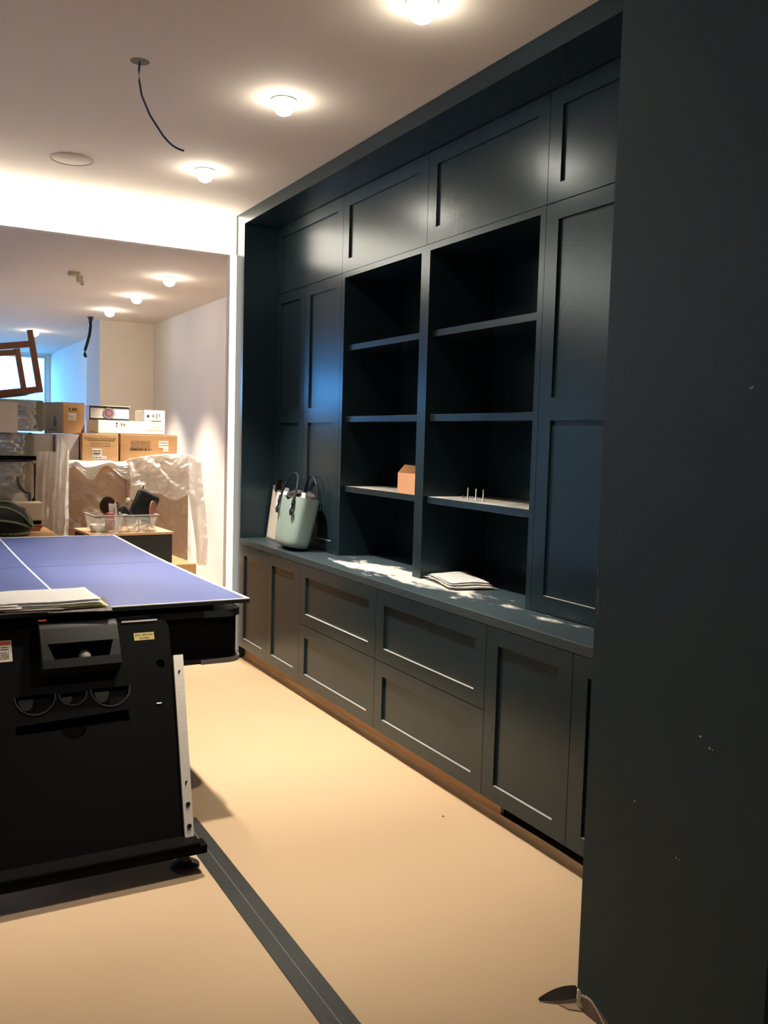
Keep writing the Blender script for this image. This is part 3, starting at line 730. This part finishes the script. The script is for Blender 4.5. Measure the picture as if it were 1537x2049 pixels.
# ------------------------------------------------------------------ small box and screws on the shelves
t = thing('small_box', 'small open cardboard box on the shelf against the divider', 'box', (2.70, 4.395, 1.364))
t.rotation_euler = (0, 0, math.radians(2))
W_, D_, H_ = 0.125, 0.19, 0.118
cm = mat('peach_card', S(214, 160, 120), 0.8, var=0.04)
mb = MB().box(-.095, .095, -.119, .119, 0, .003)
mb.box(-.095, -.092, -.119, .119, .003, H_).box(.092, .095, -.119, .119, .003, H_).box(-.092, .092, -.119, -.116, .003, H_).box(-.092, .092, .116, .119, .003, H_)
mb.build('walls', cm, t, world=False)
MB().faces([(-.092, .119, H_), (.095, .119, H_), (.09, .155, H_+.035), (-.03, .150, H_+.045), (-.092, .119, H_+.002)], [(0, 1, 2, 3, 4)]).build('flap', CARDD, t, world=False, solid=.003)
MB().faces([(.095, -.119, H_), (.095, .119, H_), (.130, .09, H_+.05), (.130, -.119, H_+.05)], [(0, 1, 2, 3)]).build('flap', CARDD, t, world=False, solid=.003)
SCM = mat('zinc_screw', S(196, 194, 188), 0.3, metal=0.9)
scr = None
for i, (x, y, lab) in enumerate(((2.739, 3.991, 'screw standing on its head on the shelf, leftmost of the three upright'), (2.732, 3.905, 'screw standing on its head on the shelf, middle of the three upright'), (2.715, 3.815, 'screw standing on its head on the shelf, rightmost of the three upright'),
                                 (2.738, 4.035, 'screw lying on its side beside the upright screws'))):
    if scr is None:
        t = thing('screw', lab, 'screw', (x, y, 1.3641), group='screws on the shelf')
        MB().lathe([(0, 0), (0.0075, 0), (0.0078, 0.002), (0.0035, 0.008), (0, 0.008)], seg=14).build('head', SCM, t, world=False, smooth=True)
        prof = [(0.0, 0.008)]
        for k in range(14): prof += [(0.0038, 0.008+k*0.0036), (0.0028, 0.0098+k*0.0036)]
        MB().lathe(prof+[(0.0, 0.062)], seg=12).build('shank', SCM, t, world=False, smooth=True)
        scr = t
    else:
        t = scr.copy(); COL.objects.link(t); t.location = (x, y, 1.3641); t['label'] = lab
        for c in scr.children:
            d = c.copy(); COL.objects.link(d); d.parent = t
        if i == 3: t.rotation_euler = (0, PI/2, math.radians(-40)); t.location.z = 1.3641+0.0078

# brown scrap at the foot of the pillar
sp = MB()
def scrap(u, v):
    x = 1.692+0.125*u; wd = 0.045*math.sin(PI*min(1, u*.7+.02))**.8
    return (x, 1.998-0.018*u-0.02*math.sin(u*2)+wd*(v-.5)*0.9, 0.003+0.02*math.sin(u*2.2)*(0.5+0.6*v)+0.006*v)
sp.grid(scrap, 14, 4)
o = sp.build('paper_scrap', mat('dark_brown_scrap', S(52, 34, 28), 0.7), smooth=True, solid=.0015)
tag(o, 'curled dark brown scrap lying on the floor at the pillar foot', 'scrap')
o = MB().prism([(1.735, 1.955), (1.79, 1.935), (1.775, 1.90), (1.745, 1.925)], 'z', 0.0, 0.004).build('paper_scrap', mat('grey_scrap', S(150, 128, 108), 0.85)); tag(o, 'small grey torn paper flake beside the broken pillar foot', 'scrap')
mb = MB(); bmesh.ops.create_icosphere(mb.bm, subdivisions=1, radius=0.006)
o = mb.build('plaster_crumb', PLAST); o.location = (2.154, 3.246, 0.005); tag(o, 'tiny pale crumb lying on the floor paper before the drawers', 'crumb')

# ------------------------------------------------------------------ stacked goods in the far room
def carton(label, x, y, z, wd, dp, hg, yaw=0, material=CARD, tape=True, cat='carton', name='carton', tilt=0):
    """front-left-bottom corner at (x,y,z); returns the thing whose local front face is y=0"""
    t = thing(name, label, cat, (x, y, z)); t.rotation_euler = (0, tilt, math.radians(yaw))
    MB().box(0, wd, 0, dp, 0, hg-0.004, bev=.004).build('body', material, t, world=False)
    MB().box(.002, wd-.002, .002, dp/2-.002, hg-0.004, hg).box(.002, wd-.002, dp/2+.002, dp-.002, hg-.004, hg).build('flap', material, t, world=False)
    if tape: MB().box(0.0, wd, dp/2-.025, dp/2+.025, hg, hg+.0008).box(-0.0008, 0.0, dp/2-.025, dp/2+.025, hg-.08, hg).build('tape', TAPE, t, world=False)
    return t
def label_on(t, x0, x1, z0, z1, y=-0.0012, lines=(), seed=1, material=None, name='shipping_label'):
    MB().box(x0, x1, y, 0.0, z0, z1).build(name, material or CARDW, t, world=False)
    if lines: print_lines(t, x0+.006, x1-.006, y-.0006, [z0+(z1-z0)*k for k in lines], (z1-z0)*.09, INKB, 'label_print', seed)

# big cartons under the polythene
b1 = carton('big brown carton under the polythene, below the lettered speaker carton', 1.09, 7.88, 0, 0.74, 0.75, 1.392, 0, CARDD)
b2 = carton('big brown carton under the polythene, next to the white wall', 1.835, 7.86, 0, 0.54, 0.75, 1.40, 0, CARDD)
# second layer
g1 = carton('pale grey carton at the left end of its row, beside the wrapped bundles', 1.085, 8.02, 1.392, .17, .4, .250, 5, CARDG)
bx('stack_support', (0, 0, 0, 0, 0, 0), CARDD) if False else None
g2 = carton('pale grey carton between another grey one and the lettered speaker carton', 1.268, 7.99, 1.392, .19, .4, .250, 3, CARDG)
dt = carton('brown loudspeaker carton lettered Definitive Technology', 1.468, 7.92, 1.392, .303, .42, .266, 0, CARD)
text_mesh('Definitive Technology', 0.029, INK, dt, (.152, -.0012, .215))
MB().box(.05, .26, -.0012, 0, .2065, .2078).build('print_rule', INK, dt, world=False)
text_mesh('ULTIMATE IN-WALL', 0.020, INK, dt, (.152, -.0012, .172))
text_mesh('REFERENCE LOUDSPEAKER', 0.0145, INK, dt, (.152, -.0012, .153))
label_on(dt, .085, .165, .045, .135, lines=(.75, .5, .12), seed=4); label_on(dt, .165, .205, .045, .073, lines=(.4,), seed=6)
MB().box(.095, .145, -.0022, -.001, .085, .103).build('barcode', mat('barcode_grey', S(110, 104, 96), .8), dt, world=False)
wc = carton('wide brown carton with a white barcode label, under the white cartons', 1.790, 7.93, 1.40, .50, .42, .258, 0, CARDD)
print_lines(wc, .09, .26, -.0012, (.195, .180, .165, .148), .0055, INK, 'print', 8)
print_lines(wc, .085, .27, -.0012, (.118,), .013, INKB, 'bold_print', 9)
MB().box(.085, .27, -.0012, 0, .137, .1385).build('print_rule', INK, wc, world=False)
label_on(wc, .335, .42, .145, .205, lines=(.7, .3), seed=12); label_on(wc, .375, .42, .11, .145, lines=(.6, .2), seed=13)
# top layer
tc_ = carton('brown carton with grey side and small white label, topmost on the left', 1.345, 8.10, 1.646, .21, .30, .270, 22, CARD)
bl = mat('blue_ink', S(96, 132, 168), .8)
print_lines(tc_, .055, .135, -.0012, (.205,), .017, INK, 'print', 21); print_lines(tc_, .055, .135, -.0012, (.195,), .004, INK, 'print', 22)
label_on(tc_, .05, .125, .12, .18, lines=(.5, .2), seed=23)
MB().box(-.0012, 0, .005, .295, .004, .262).build('grey_side', CARDG, tc_, world=False)
MB().prism([(.10, .06), (.15, .06), (.15, .11), (.135, .125), (.135, .15), (.115, .15), (.115, .125), (.10, .11)], 'x', -.0024, -.001).build('bottle_mark', bl, tc_, world=False)
MB().box(-.0024, -.001, .08, .22, .03, .038).build('print', bl, tc_, world=False)
wl = carton('long flat white carton lying in front of the boxed amplifier', 1.60, 7.925, 1.6605, .43, .24, .112, 12, CARDW, tape=False)
MB().cyl((.17, -.001, .088), .008, .002, 'y', 14).build('black_dot', INKB, wl, world=False); MB().cyl((.17, -.001, .065), .007, .002, 'y', 14).build('red_dot', mat('dusty_red', S(150, 84, 80), .8), wl, world=False)
print_lines(wl, .20, .265, -.0012, (.088,), .004, INK, 'print', 31); print_lines(wl, .205, .25, -.0012, (.074,), .009, INK, 'print', 32); print_lines(wl, .20, .27, -.0012, (.062,), .004, INK, 'print', 33)
MB().cyl((-.001, .12, .012), .006, .002, 'x', 12).build('black_dot', INKB, wl, world=False)
rk = carton('white flat carton with black edges and a round dark emblem', 1.59, 8.24, 1.777, .34, .30, .122, -4, CARDW, tape=False)
for d in ((-.0015, .34, -.003, .0, .105, .124), (-.0015, .34, -.003, .0, 0, .016), (-.0015, .008, -.003, 0, .016, .105)): MB().box(*d).build('black_edge', INKB, rk, world=False)
MB().box(-.01, .35, -.012, .305, .1222, .127).build('lid', CARDW, rk, world=False)
MB().cyl((.165, -.004, .062), .052, .002, 'y', 32).build('emblem', mat('plum_ink', S(88, 66, 80), .7), rk, world=False)
mbr = MB()
for k in range(32):
    a, b = 2*PI*k/32, 2*PI*(k+1)/32
    mbr.faces([(.165+r*math.cos(q), -.0056, .062+r*math.sin(q)) for r, q in ((.041, a), (.046, a), (.046, b), (.041, b))], [(0, 1, 2, 3)])
mbr.build('emblem_ring', mat('pale_ink', S(170, 150, 150), .7), rk, world=False)
MB().cyl((.165, -.0056, .062), .02, .001, 'y', 6).build('emblem_centre', mat('dull_red_ink', S(130, 76, 76), .7), rk, world=False)
print_lines(rk, .02, .095, -.0035, (.085, .073, .061, .049, .037), .003, PAPERG, 'print', 41)
kf = carton('white loudspeaker carton lettered KEF, nearest the white wall', 2.02, 8.03, 1.6605, .188, .30, .215, 2, CARDW, tape=False)
text_mesh('KEF', .050, INKB, kf, (.108, -.0012, .148))
MB().cyl((.035, -.001, .163), .012, .002, 'y', 12).build('mark', INKB, kf, world=False)
print_lines(kf, .05, .155, -.0012, (.115,), .009, INK, 'print', 51); print_lines(kf, .06, .14, -.0012, (.095, .085, .065, .058, .048), .003, PAPERG, 'print', 52)
MB().box(.02, .17, -.0012, 0, .035, .0365).build('print_rule', PAPERG, kf, world=False)
# support under the back of the raised carton
sup_ = carton('plain white carton hidden behind the long flat one, carrying the emblem carton', 1.60, 8.28, 1.6605, .31, .22, .1158, -4, CARDW, tape=False)

# low cartons and the dark cabinet before the big ones
lo_ = carton('low wide carton on the floor carrying the dark box', 1.28, 6.80, 0, .86, .62, .655, 3, CARD)
db = thing('dark_box', 'dark fronted flat box with pale wooden top carrying two plastic tubs', 'box', (1.345, 6.93, 0.656)); db.rotation_euler = (0, 0, math.radians(3))
MB().box(0, .635, 0, .48, 0, .226, bev=.003).build('body', mat('charcoal_board', S(38, 42, 42), .6), db, world=False)
MB().box(-.008, .642, -.006, .488, .226, .246, bev=.002).build('wooden_top', mat('pale_wood', S(210, 174, 134), .7, var=.1, stretch=(1, 8, 1)), db, world=False)

# two clear tubs
TUB = film('clear_tub', (0.92, 0.92, 0.9, 1), clear=.76, gloss=.2, bump=0.0)
def tub(label, x, y, z, rz):
    t = thing('plastic_tub', label, 'tub', (x, y, z), group='clear tubs on the dark box'); t.rotation_euler = (0, 0, rz)
    w0, d0, w1, d1, h = .195, .26, .235, .30, .135
    def ring(wd, dp, z): return [(sx*wd/2, sy*dp/2, z) for sx, sy in ((-1, -1), (1, -1), (1, 1), (-1, 1))]
    vs = ring(w0, d0, 0)+ring(w1, d1, h)+ring(w1-.006, d1-.006, h)+ring(w0-.006, d0-.006, .003)
    fs = [(3, 2, 1, 0), (12, 13, 14, 15)]
    for a, b in ((0, 4), (4, 8), (8, 12)):
        fs += [(a+k, a+(k+1) % 4, b+(k+1) % 4, b+k) for k in range(4)]
    MB().faces(vs, fs).build('shell', TUB, t, world=False)
    RIM = mat('tub_rim', S(196, 194, 190), .35)
    mb = MB()
    for s in (-1, 1):
        mb.box(s*(w1/2)-.008, s*(w1/2)+.008, -d1/2-.008, d1/2+.008, h-.004, h+.003).box(-w1/2+.008, w1/2-.008, s*d1/2-.008, s*d1/2+.008, h-.004, h+.003)
    mb.build('rim', RIM, t, world=False)
    mb = MB().box(-.035, .04, -.148, -.143, .10, .106).box(-.035, -.03, -.146, -.14, .02, .10).box(.035, .04, -.146, -.14, .02, .10)
    mb.build('handle', RIM, t, world=False)
    return t
ZT = .656+.246
tub('clear plastic tub holding red and white odds and ends, left of its pair', 1.485, 7.10, ZT, math.radians(3))
tub('clear plastic tub holding a dark pouch, right of its pair', 1.737, 7.10, ZT, math.radians(3))
# what sticks out of them
def small(name, label, cat, mb, material, loc, rot=(0, 0, 0), smooth=False):
    o = mb.build(name, material, smooth=smooth); o.location = loc; o.rotation_euler = rot; tag(o, label, cat); return o
DKG = mat('dark_fabric', S(36, 38, 42), .8, var=.1, bump=.1, bscale=80)
pz = thing('zip_pouch', 'dark grey zipped pouch leaning out of the right tub', 'pouch', (1.745, 7.10, ZT+.085)); pz.rotation_euler = (math.radians(-12), math.radians(26), 0); pz.scale = (1.2, 1.2, 1.2)
MB().box(-.075, .075, -.03, .03, 0, .20, bev=.024, seg=4).build('body', DKG, pz, world=False, smooth=True)
MB().tube([(-.076, 0, .02), (-.076, 0, .178), (-.055, 0, .201), (.055, 0, .201), (.076, 0, .178), (.076, 0, .02)], .004, 6).build('zip', BLACKG, pz, world=False)
MB().box(-.06, -.052, -.004, .004, .20, .225).build('zip_pull', BLACKG, pz, world=False)
def loop(r, n=20, k=1.0): return [(r*math.cos(2*PI*q/n), 0, r*math.sin(2*PI*q/n)*k) for q in range(n+1)]
RED, ORW = mat('red_plastic2', S(168, 40, 58), .5), mat('bat_wood', S(206, 164, 120), .6)
def bat(label, loc, rot, col):
    t = thing('table_tennis_bat', label, 'bat', loc, group='table tennis bats in the tubs'); t.rotation_euler = rot
    MB().cyl((0, 0, .14), .072, .006, 'y', 32).build('blade', ORW, t, world=False)
    for s in (-1, 1): MB().cyl((0, s*.004, .146), .069, .003, 'y', 32).build('rubber', col, t, world=False)
    MB().box(-.013, .013, -.011, .011, 0, .085, bev=.004).build('handle', ORW, t, world=False)
    return t
DKR = mat('dark_rubber', S(58, 36, 32), .6)
bat('table tennis bat standing at the right end of the right tub', (1.842, 7.05, ZT+.025), (0, math.radians(6), math.radians(55)), mat('brick_rubber', S(140, 62, 44), .6))
bat('dark table tennis bat standing at the back of the left tub', (1.51, 7.16, ZT+.05), (0, math.radians(4), math.radians(20)), DKR)
bat('brown table tennis bat standing between white card and torch case', (1.575, 7.09, ZT+.02), (0, math.radians(-4), math.radians(62)), DKR)
small('card_box', 'white folded card box standing in the left tub', 'card box', MB().prism([(-.03, 0), (.035, 0), (.012, .2), (-.045, .205)], 'y', -.008, .008), CARDW, (1.545, 7.03, ZT+.015))
small('red_case', 'rounded red plastic case in the left tub', 'case', MB().box(-.032, .032, -.03, .03, 0, .14, bev=.018, seg=3), RED, (1.505, 7.015, ZT+.015), smooth=True)
cs = thing('grip_case', 'black padded case with grey piping leaning between the tubs', 'case', (1.70, 7.055, ZT+.07)); cs.rotation_euler = (math.radians(-10), math.radians(-38), 0)
MB().box(-.032, .032, -.024, .024, 0, .155, bev=.018, seg=3).build('body', DKG, cs, world=False, smooth=True)
MB().tube([(-.026, -.023, .015), (-.026, -.023, .135), (.026, -.023, .135), (.026, -.023, .015)], .004, 6).build('piping', GREYM, cs, world=False)
for i, (x, y, zz) in enumerate(((1.425, 7.03, .118), (1.455, 7.06, .122), (1.48, 7.10, .120))):
    small('black_grip', 'small black rubber grip lying at the rim of the left tub', 'grip', MB().tube([(-.02, 0, 0), (-.008, 0, .006), (.01, 0, .006), (.024, 0, 0)], .012, 8, radii=[.007, .014, .013, .008]), BLACKG, (x, y, ZT+zz-.01), (0, 0, .5*i), True)['group'] = 'black grips in the left tub'
small('white_cloth', 'crumpled pale cloth at the bottom of the left tub', 'cloth', MB().box(-.07, .07, -.06, .06, 0, .055, bev=.02, seg=3), CARDW, (1.45, 7.09, ZT+.006), smooth=True)
for i in range(7):
    a = i*.9
    o = small('wooden_piece', 'little pale wooden toy piece in the right tub', 'toy piece', MB().box(-.022, .022, -.008, .008, 0, .03, bev=.004), mat('pale_piece', S(222, 196, 152), .6), (1.665+.022*i, 6.995+.012*(i % 3), ZT+.006+.02*(i % 4)), (a*.3, a*.5, a)); o['group'] = 'wooden toy pieces in the right tub'
small('white_disc', 'white ball resting on the carton wrapping behind the tubs', 'ball', MB().lathe([(0, -.02), (.012, -.016), (.02, 0), (.012, .016), (0, .02)], seg=16), CARDW, (1.68, 7.17, ZT+.235), smooth=True)

# ------------------------------------------------------------------ polythene
POLY = film('polythene', (0.98, 0.96, 0.93, 1), clear=.12, gloss=.2, bump=1.0, bscale=9)
POLY2 = film('thin_polythene', (0.93, 0.90, 0.85, 1), clear=.62, gloss=.35, bump=.9, bscale=6)
def nz(x, y, z, f=1.0, s=0.0): return noise.noise((x*f+s, y*f, z*f))
# main sheet over the right big carton: top, front fall and long side fall
def hem(x):
    if x < 1.86: return 1.22+.10*abs(math.sin((x-1.3)*9))
    if x < 2.30: return 1.115+.03*math.sin(x*22)
    return 1.115-(x-2.30)/.12*.55 if x < 2.42 else .53
def drape(u, v):
    x = 1.84+u*.63; xx = x
    top_z = 1.425+.05*max(0, math.sin((x-1.84)/.58*PI*.75))
    yb, yf = 7.96, 7.80
    h = 1.12+.03*math.sin(x*19) if x < 2.36 else 1.12-min(1, (x-2.36)/.06)*.62
    if v < .25:
        k = v/.25; y = yb+(yf-yb)*k; z = top_z+.02*k
        if x > 2.38: z -= (x-2.38)*.35
    else:
        k = (v-.25)/.75; y = yf-.012*math.sin(k*3); z = top_z+.02-(top_z+.02-h)*k
        if x > 2.38: z -= (x-2.38)*.35*(1-k); xx += .06*k*math.sin(k*2.5)*(x-2.36)/.08
    y += .03*abs(nz(xx+z*.6, 0, z*.7, 6))+.016*abs(nz(xx-z, 3, z, 13))-.02
    z += .012*nz(xx, 1, z, 8) if v < .3 else 0
    if x > 2.36: y += .03*math.sin(x*60)*min(1, max(0, v-.2)*2)
    return (xx, y, z)
o = MB().grid(drape, 110, 100).build('polythene_sheet', POLY, smooth='all'); tag(o, 'crumpled translucent polythene draped over the big carton by the white wall', 'plastic sheet')
def drape2(u, v):
    x = 1.31+u*.55
    fold = .5+.5*math.sin((x-1.31)*21+.6)
    low = 1.27+.12*fold
    if u < .12: low = 1.34
    z = 1.425-(1.425-low)*v**1.2+.02*nz(x, 0, v, 6); y = 7.93-.11*min(1, v*3)-.02*math.sin(v*3+x*20)+.015*nz(x, v, 2, 12)
    return (x+.03*math.sin(v*4)*(fold-.5), y, z)
o = MB().grid(drape2, 60, 26).build('polythene_sheet', POLY, smooth='all'); tag(o, 'bunched polythene swags hanging below the lettered speaker carton', 'plastic sheet')
def fronts(u, v):
    x = 1.31+u*1.08; z = 1.36-v*.80
    y = 7.835-.02*v+.02*nz(x*1.0+z*1.8, z*.4, 1, 5)+.012*nz(x+z, z*.2, 5, 14)
    return (x, y, z)
o = MB().grid(fronts, 80, 50).build('polythene_sheet', POLY2, smooth='all'); tag(o, 'thin clear wrapping creased over the fronts of the big cartons', 'plastic sheet')
def hang(u, v):
    x = 1.085+u*.245-(.015*math.sin(v*3))*(1-u)
    z = 1.50-.70*v
    if u > .55: z += .12*math.exp(-((u-.75)/.14)**2)*(1-v)
    y = 7.72+.03*math.sin(u*19+v*2)+.02*nz(x, z, 0, 9)
    return (x, y, z)
o = MB().grid(hang, 40, 50).build('polythene_sheet', POLY, smooth='all'); tag(o, 'milky polythene curtain hanging in folds between wrapped bundles and big cartons', 'plastic sheet')

# ------------------------------------------------------------------ wrapped bundles, wooden frame and things at the left
WRAP = film('wrap_film', (0.72, 0.70, 0.62, 1), clear=.35, gloss=.45, rough=.15, bump=1.0, bscale=6)
CORE = [mat('bundle_grey', S(128, 124, 112), .8), mat('bundle_green', S(112, 112, 96), .8), mat('bundle_tan', S(150, 138, 118), .8)]
zz = 0.0
bund = [(.80, 'wrapped bundle on the floor at the bottom of the left stack', 0), (.30, 'wrapped bundle second from the floor in the left stack', 1), (.32, 'wrapped grey-green bundle below the dark bar in the left stack', 2), (.235, 'plastic wrapped bundle above the dark bar in the left stack', 0), (.26, 'plastic wrapped bundle topmost under the upturned wooden frame', 1)]
for i, (h, lab, c) in enumerate(bund):
    t = thing('wrapped_bundle', lab, 'bundle', (.675, 8.19, zz), group='wrapped bundles of the left stack')
    r = .01*math.sin(i*2)+(.07 if i == 4 else 0)
    MB().box(-.42+r, .385+r, -.53, .53, 0.004, h-.006, bev=.035, seg=3).build('goods', CORE[c], t, world=False, smooth=True)
    def wf_(u, v, h=h, i=i, r=r):
        a = 2*PI*u; x, y = sup(a, .55, .40, 7.0)
        k = 1+.022*nz(math.cos(a)*5+v*3, v*5, math.sin(a)*5+i*5, 1.8)+.012*nz(math.cos(a)*9+v*7, v*4, math.sin(a)*9+i, 2.6)
        return (x*k+r-.015, y*k, .006+(h-.012)*v+.004*nz(u*20, v*3, i, 1))
    MB().grid(wf_, 140, 22).build('wrapping', WRAP, t, world=False, smooth='all')
    zz += h
bt = bx('dark_bar', (.62, 1.055, 7.585, 7.60, 1.43, 1.465), BLACK); tag(bt, 'dark bar strapped across the wrapped stack', 'bar')
o = MB().box(0, .30, -.003, 0, 0, .24).build('paper_notice', mat('pinkish_paper', S(214, 200, 188), .8)); o.location = (.62, 7.590, 1.645); tag(o, 'pale paper notice stuck on the topmost wrapped bundle', 'notice')
t = thing('curved_armrest', 'dark curved armrest poking out of the wrapped stack', 'armrest', (1.0, 7.58, 1.0))
MB().tube([(.92, 7.60, 1.30), (.925, 7.58, 1.25), (.94, 7.57, 1.21), (.965, 7.57, 1.185), (1.0, 7.55, 1.17), (1.0, 7.53, 1.10), (1.0, 7.525, .903)], .012, 8).build('arm', mat('dark_grey_metal', S(62, 64, 70), .4), t, smooth=True)
o = MB().prism([(.83, .901), (.83, 1.065), (.895, 1.17), (.935, 1.18), (.975, 1.13), (.975, .901)], 'y', 7.515, 7.535).build('folded_cloth', CARDG); tag(o, 'pale folded sheet poking up behind the cream carton', 'cloth')
# shelf-high platform the small things stand on
pf = carton('low brown carton on the floor under the helmet and the cream carton', .62, 6.80, 0, .50, .74, .90, 0, CARDD)
wd_ = thing('timber_bundle', 'short stack of reddish timber slats beside the helmet', 'timber', (.85, 7.38, .902))
for i in range(3):
    bx('slat', (.70, 1.04+.01*i, 7.26, 7.50, .9025+.017*i, .9165+.017*i), mat('red_timber', S(176, 116, 78), .6, var=.12, stretch=(1, 12, 12)), wd_)
bk = bx('black_case', (.66, 1.05, 7.27, 7.50, .9545, .976), BLACK, bev=.003); tag(bk, 'flat black case lying on the timber slats', 'case')
cc = carton('small cream carton on the flat black case by the green helmet', .83, 7.28, .9765, .235, .21, .135, 0, mat('cream_card', S(222, 206, 176), .8), tape=False)
# cycle helmet
hl = thing('cycle_helmet', 'olive green ribbed cycle helmet at the left edge of the picture', 'helmet', (.76, 7.03, .905)); hl.rotation_euler = (0, 0, math.radians(62)); hl.scale = (1.35, 1.35, 1.42)
HG, HB = mat('olive_shell', S(112, 122, 90), .4), mat('helmet_black', S(20, 22, 22), .6)
MB().lathe([(0, .165), (.05, .158), (.085, .135), (.105, .09), (.108, .04), (.10, .0), (.09, 0), (.09, .04), (0, .12)], seg=28, sy=1.25).build('liner', HB, hl, world=False, smooth=True)
for i in range(5):
    ph = -1.2+i*.6; pts = []
    for k in range(15):
        a = PI*(.06+.88*k/14)
        y = -math.cos(a)*.142; s = math.sin(a)
        pts.append((math.sin(ph)*.116*s, y, .03+math.cos(ph)*.142*s*0.98+.0*s))
    MB().tube(pts, .015, 8, flat=.55, radii=[.006]+[.0125]*13+[.006]).build('rib', HG, hl, world=False, smooth=True)
MB().tube([(.09*math.cos(a), .12*math.sin(a), .012) for a in [2*PI*k/24 for k in range(25)]], .013, 8).build('edge_band', HG, hl, world=False, smooth=True)
# upturned wooden chair frame on top of the wrapped stack
ch = thing('upturned_furniture', 'brown wooden frame of upturned furniture on the wrapped stack', 'frame', (.755, 7.95, zz+.002)); ch.rotation_euler = (0, math.radians(-9), 0)
def bar_(name, x0, x1, y0, y1, z0, z1): MB().box(x0, x1, y0, y1, z0, z1, bev=.004).build(name, CWOOD, ch, world=False)
Z0 = .09
for yy in (-.20, .70):
    bar_('post', .335, .383, yy-.02, yy+.02, 0.0, .50 if yy < 0 else .42); bar_('post', -.135, -.09, yy-.02, yy+.02, 0.0, .47)
    bar_('bottom_rail', -.09, .335, yy-.018, yy+.015, .0, .052); bar_('top_rail', -.09, .335, yy-.018, yy+.015, .365, .415)
bar_('cross_rail', .34, .378, -.18, .68, .005, .05)
MB().box(.05, .085, -.225, -.205, .235, .27).build('bracket', BLACKG, ch, world=False)
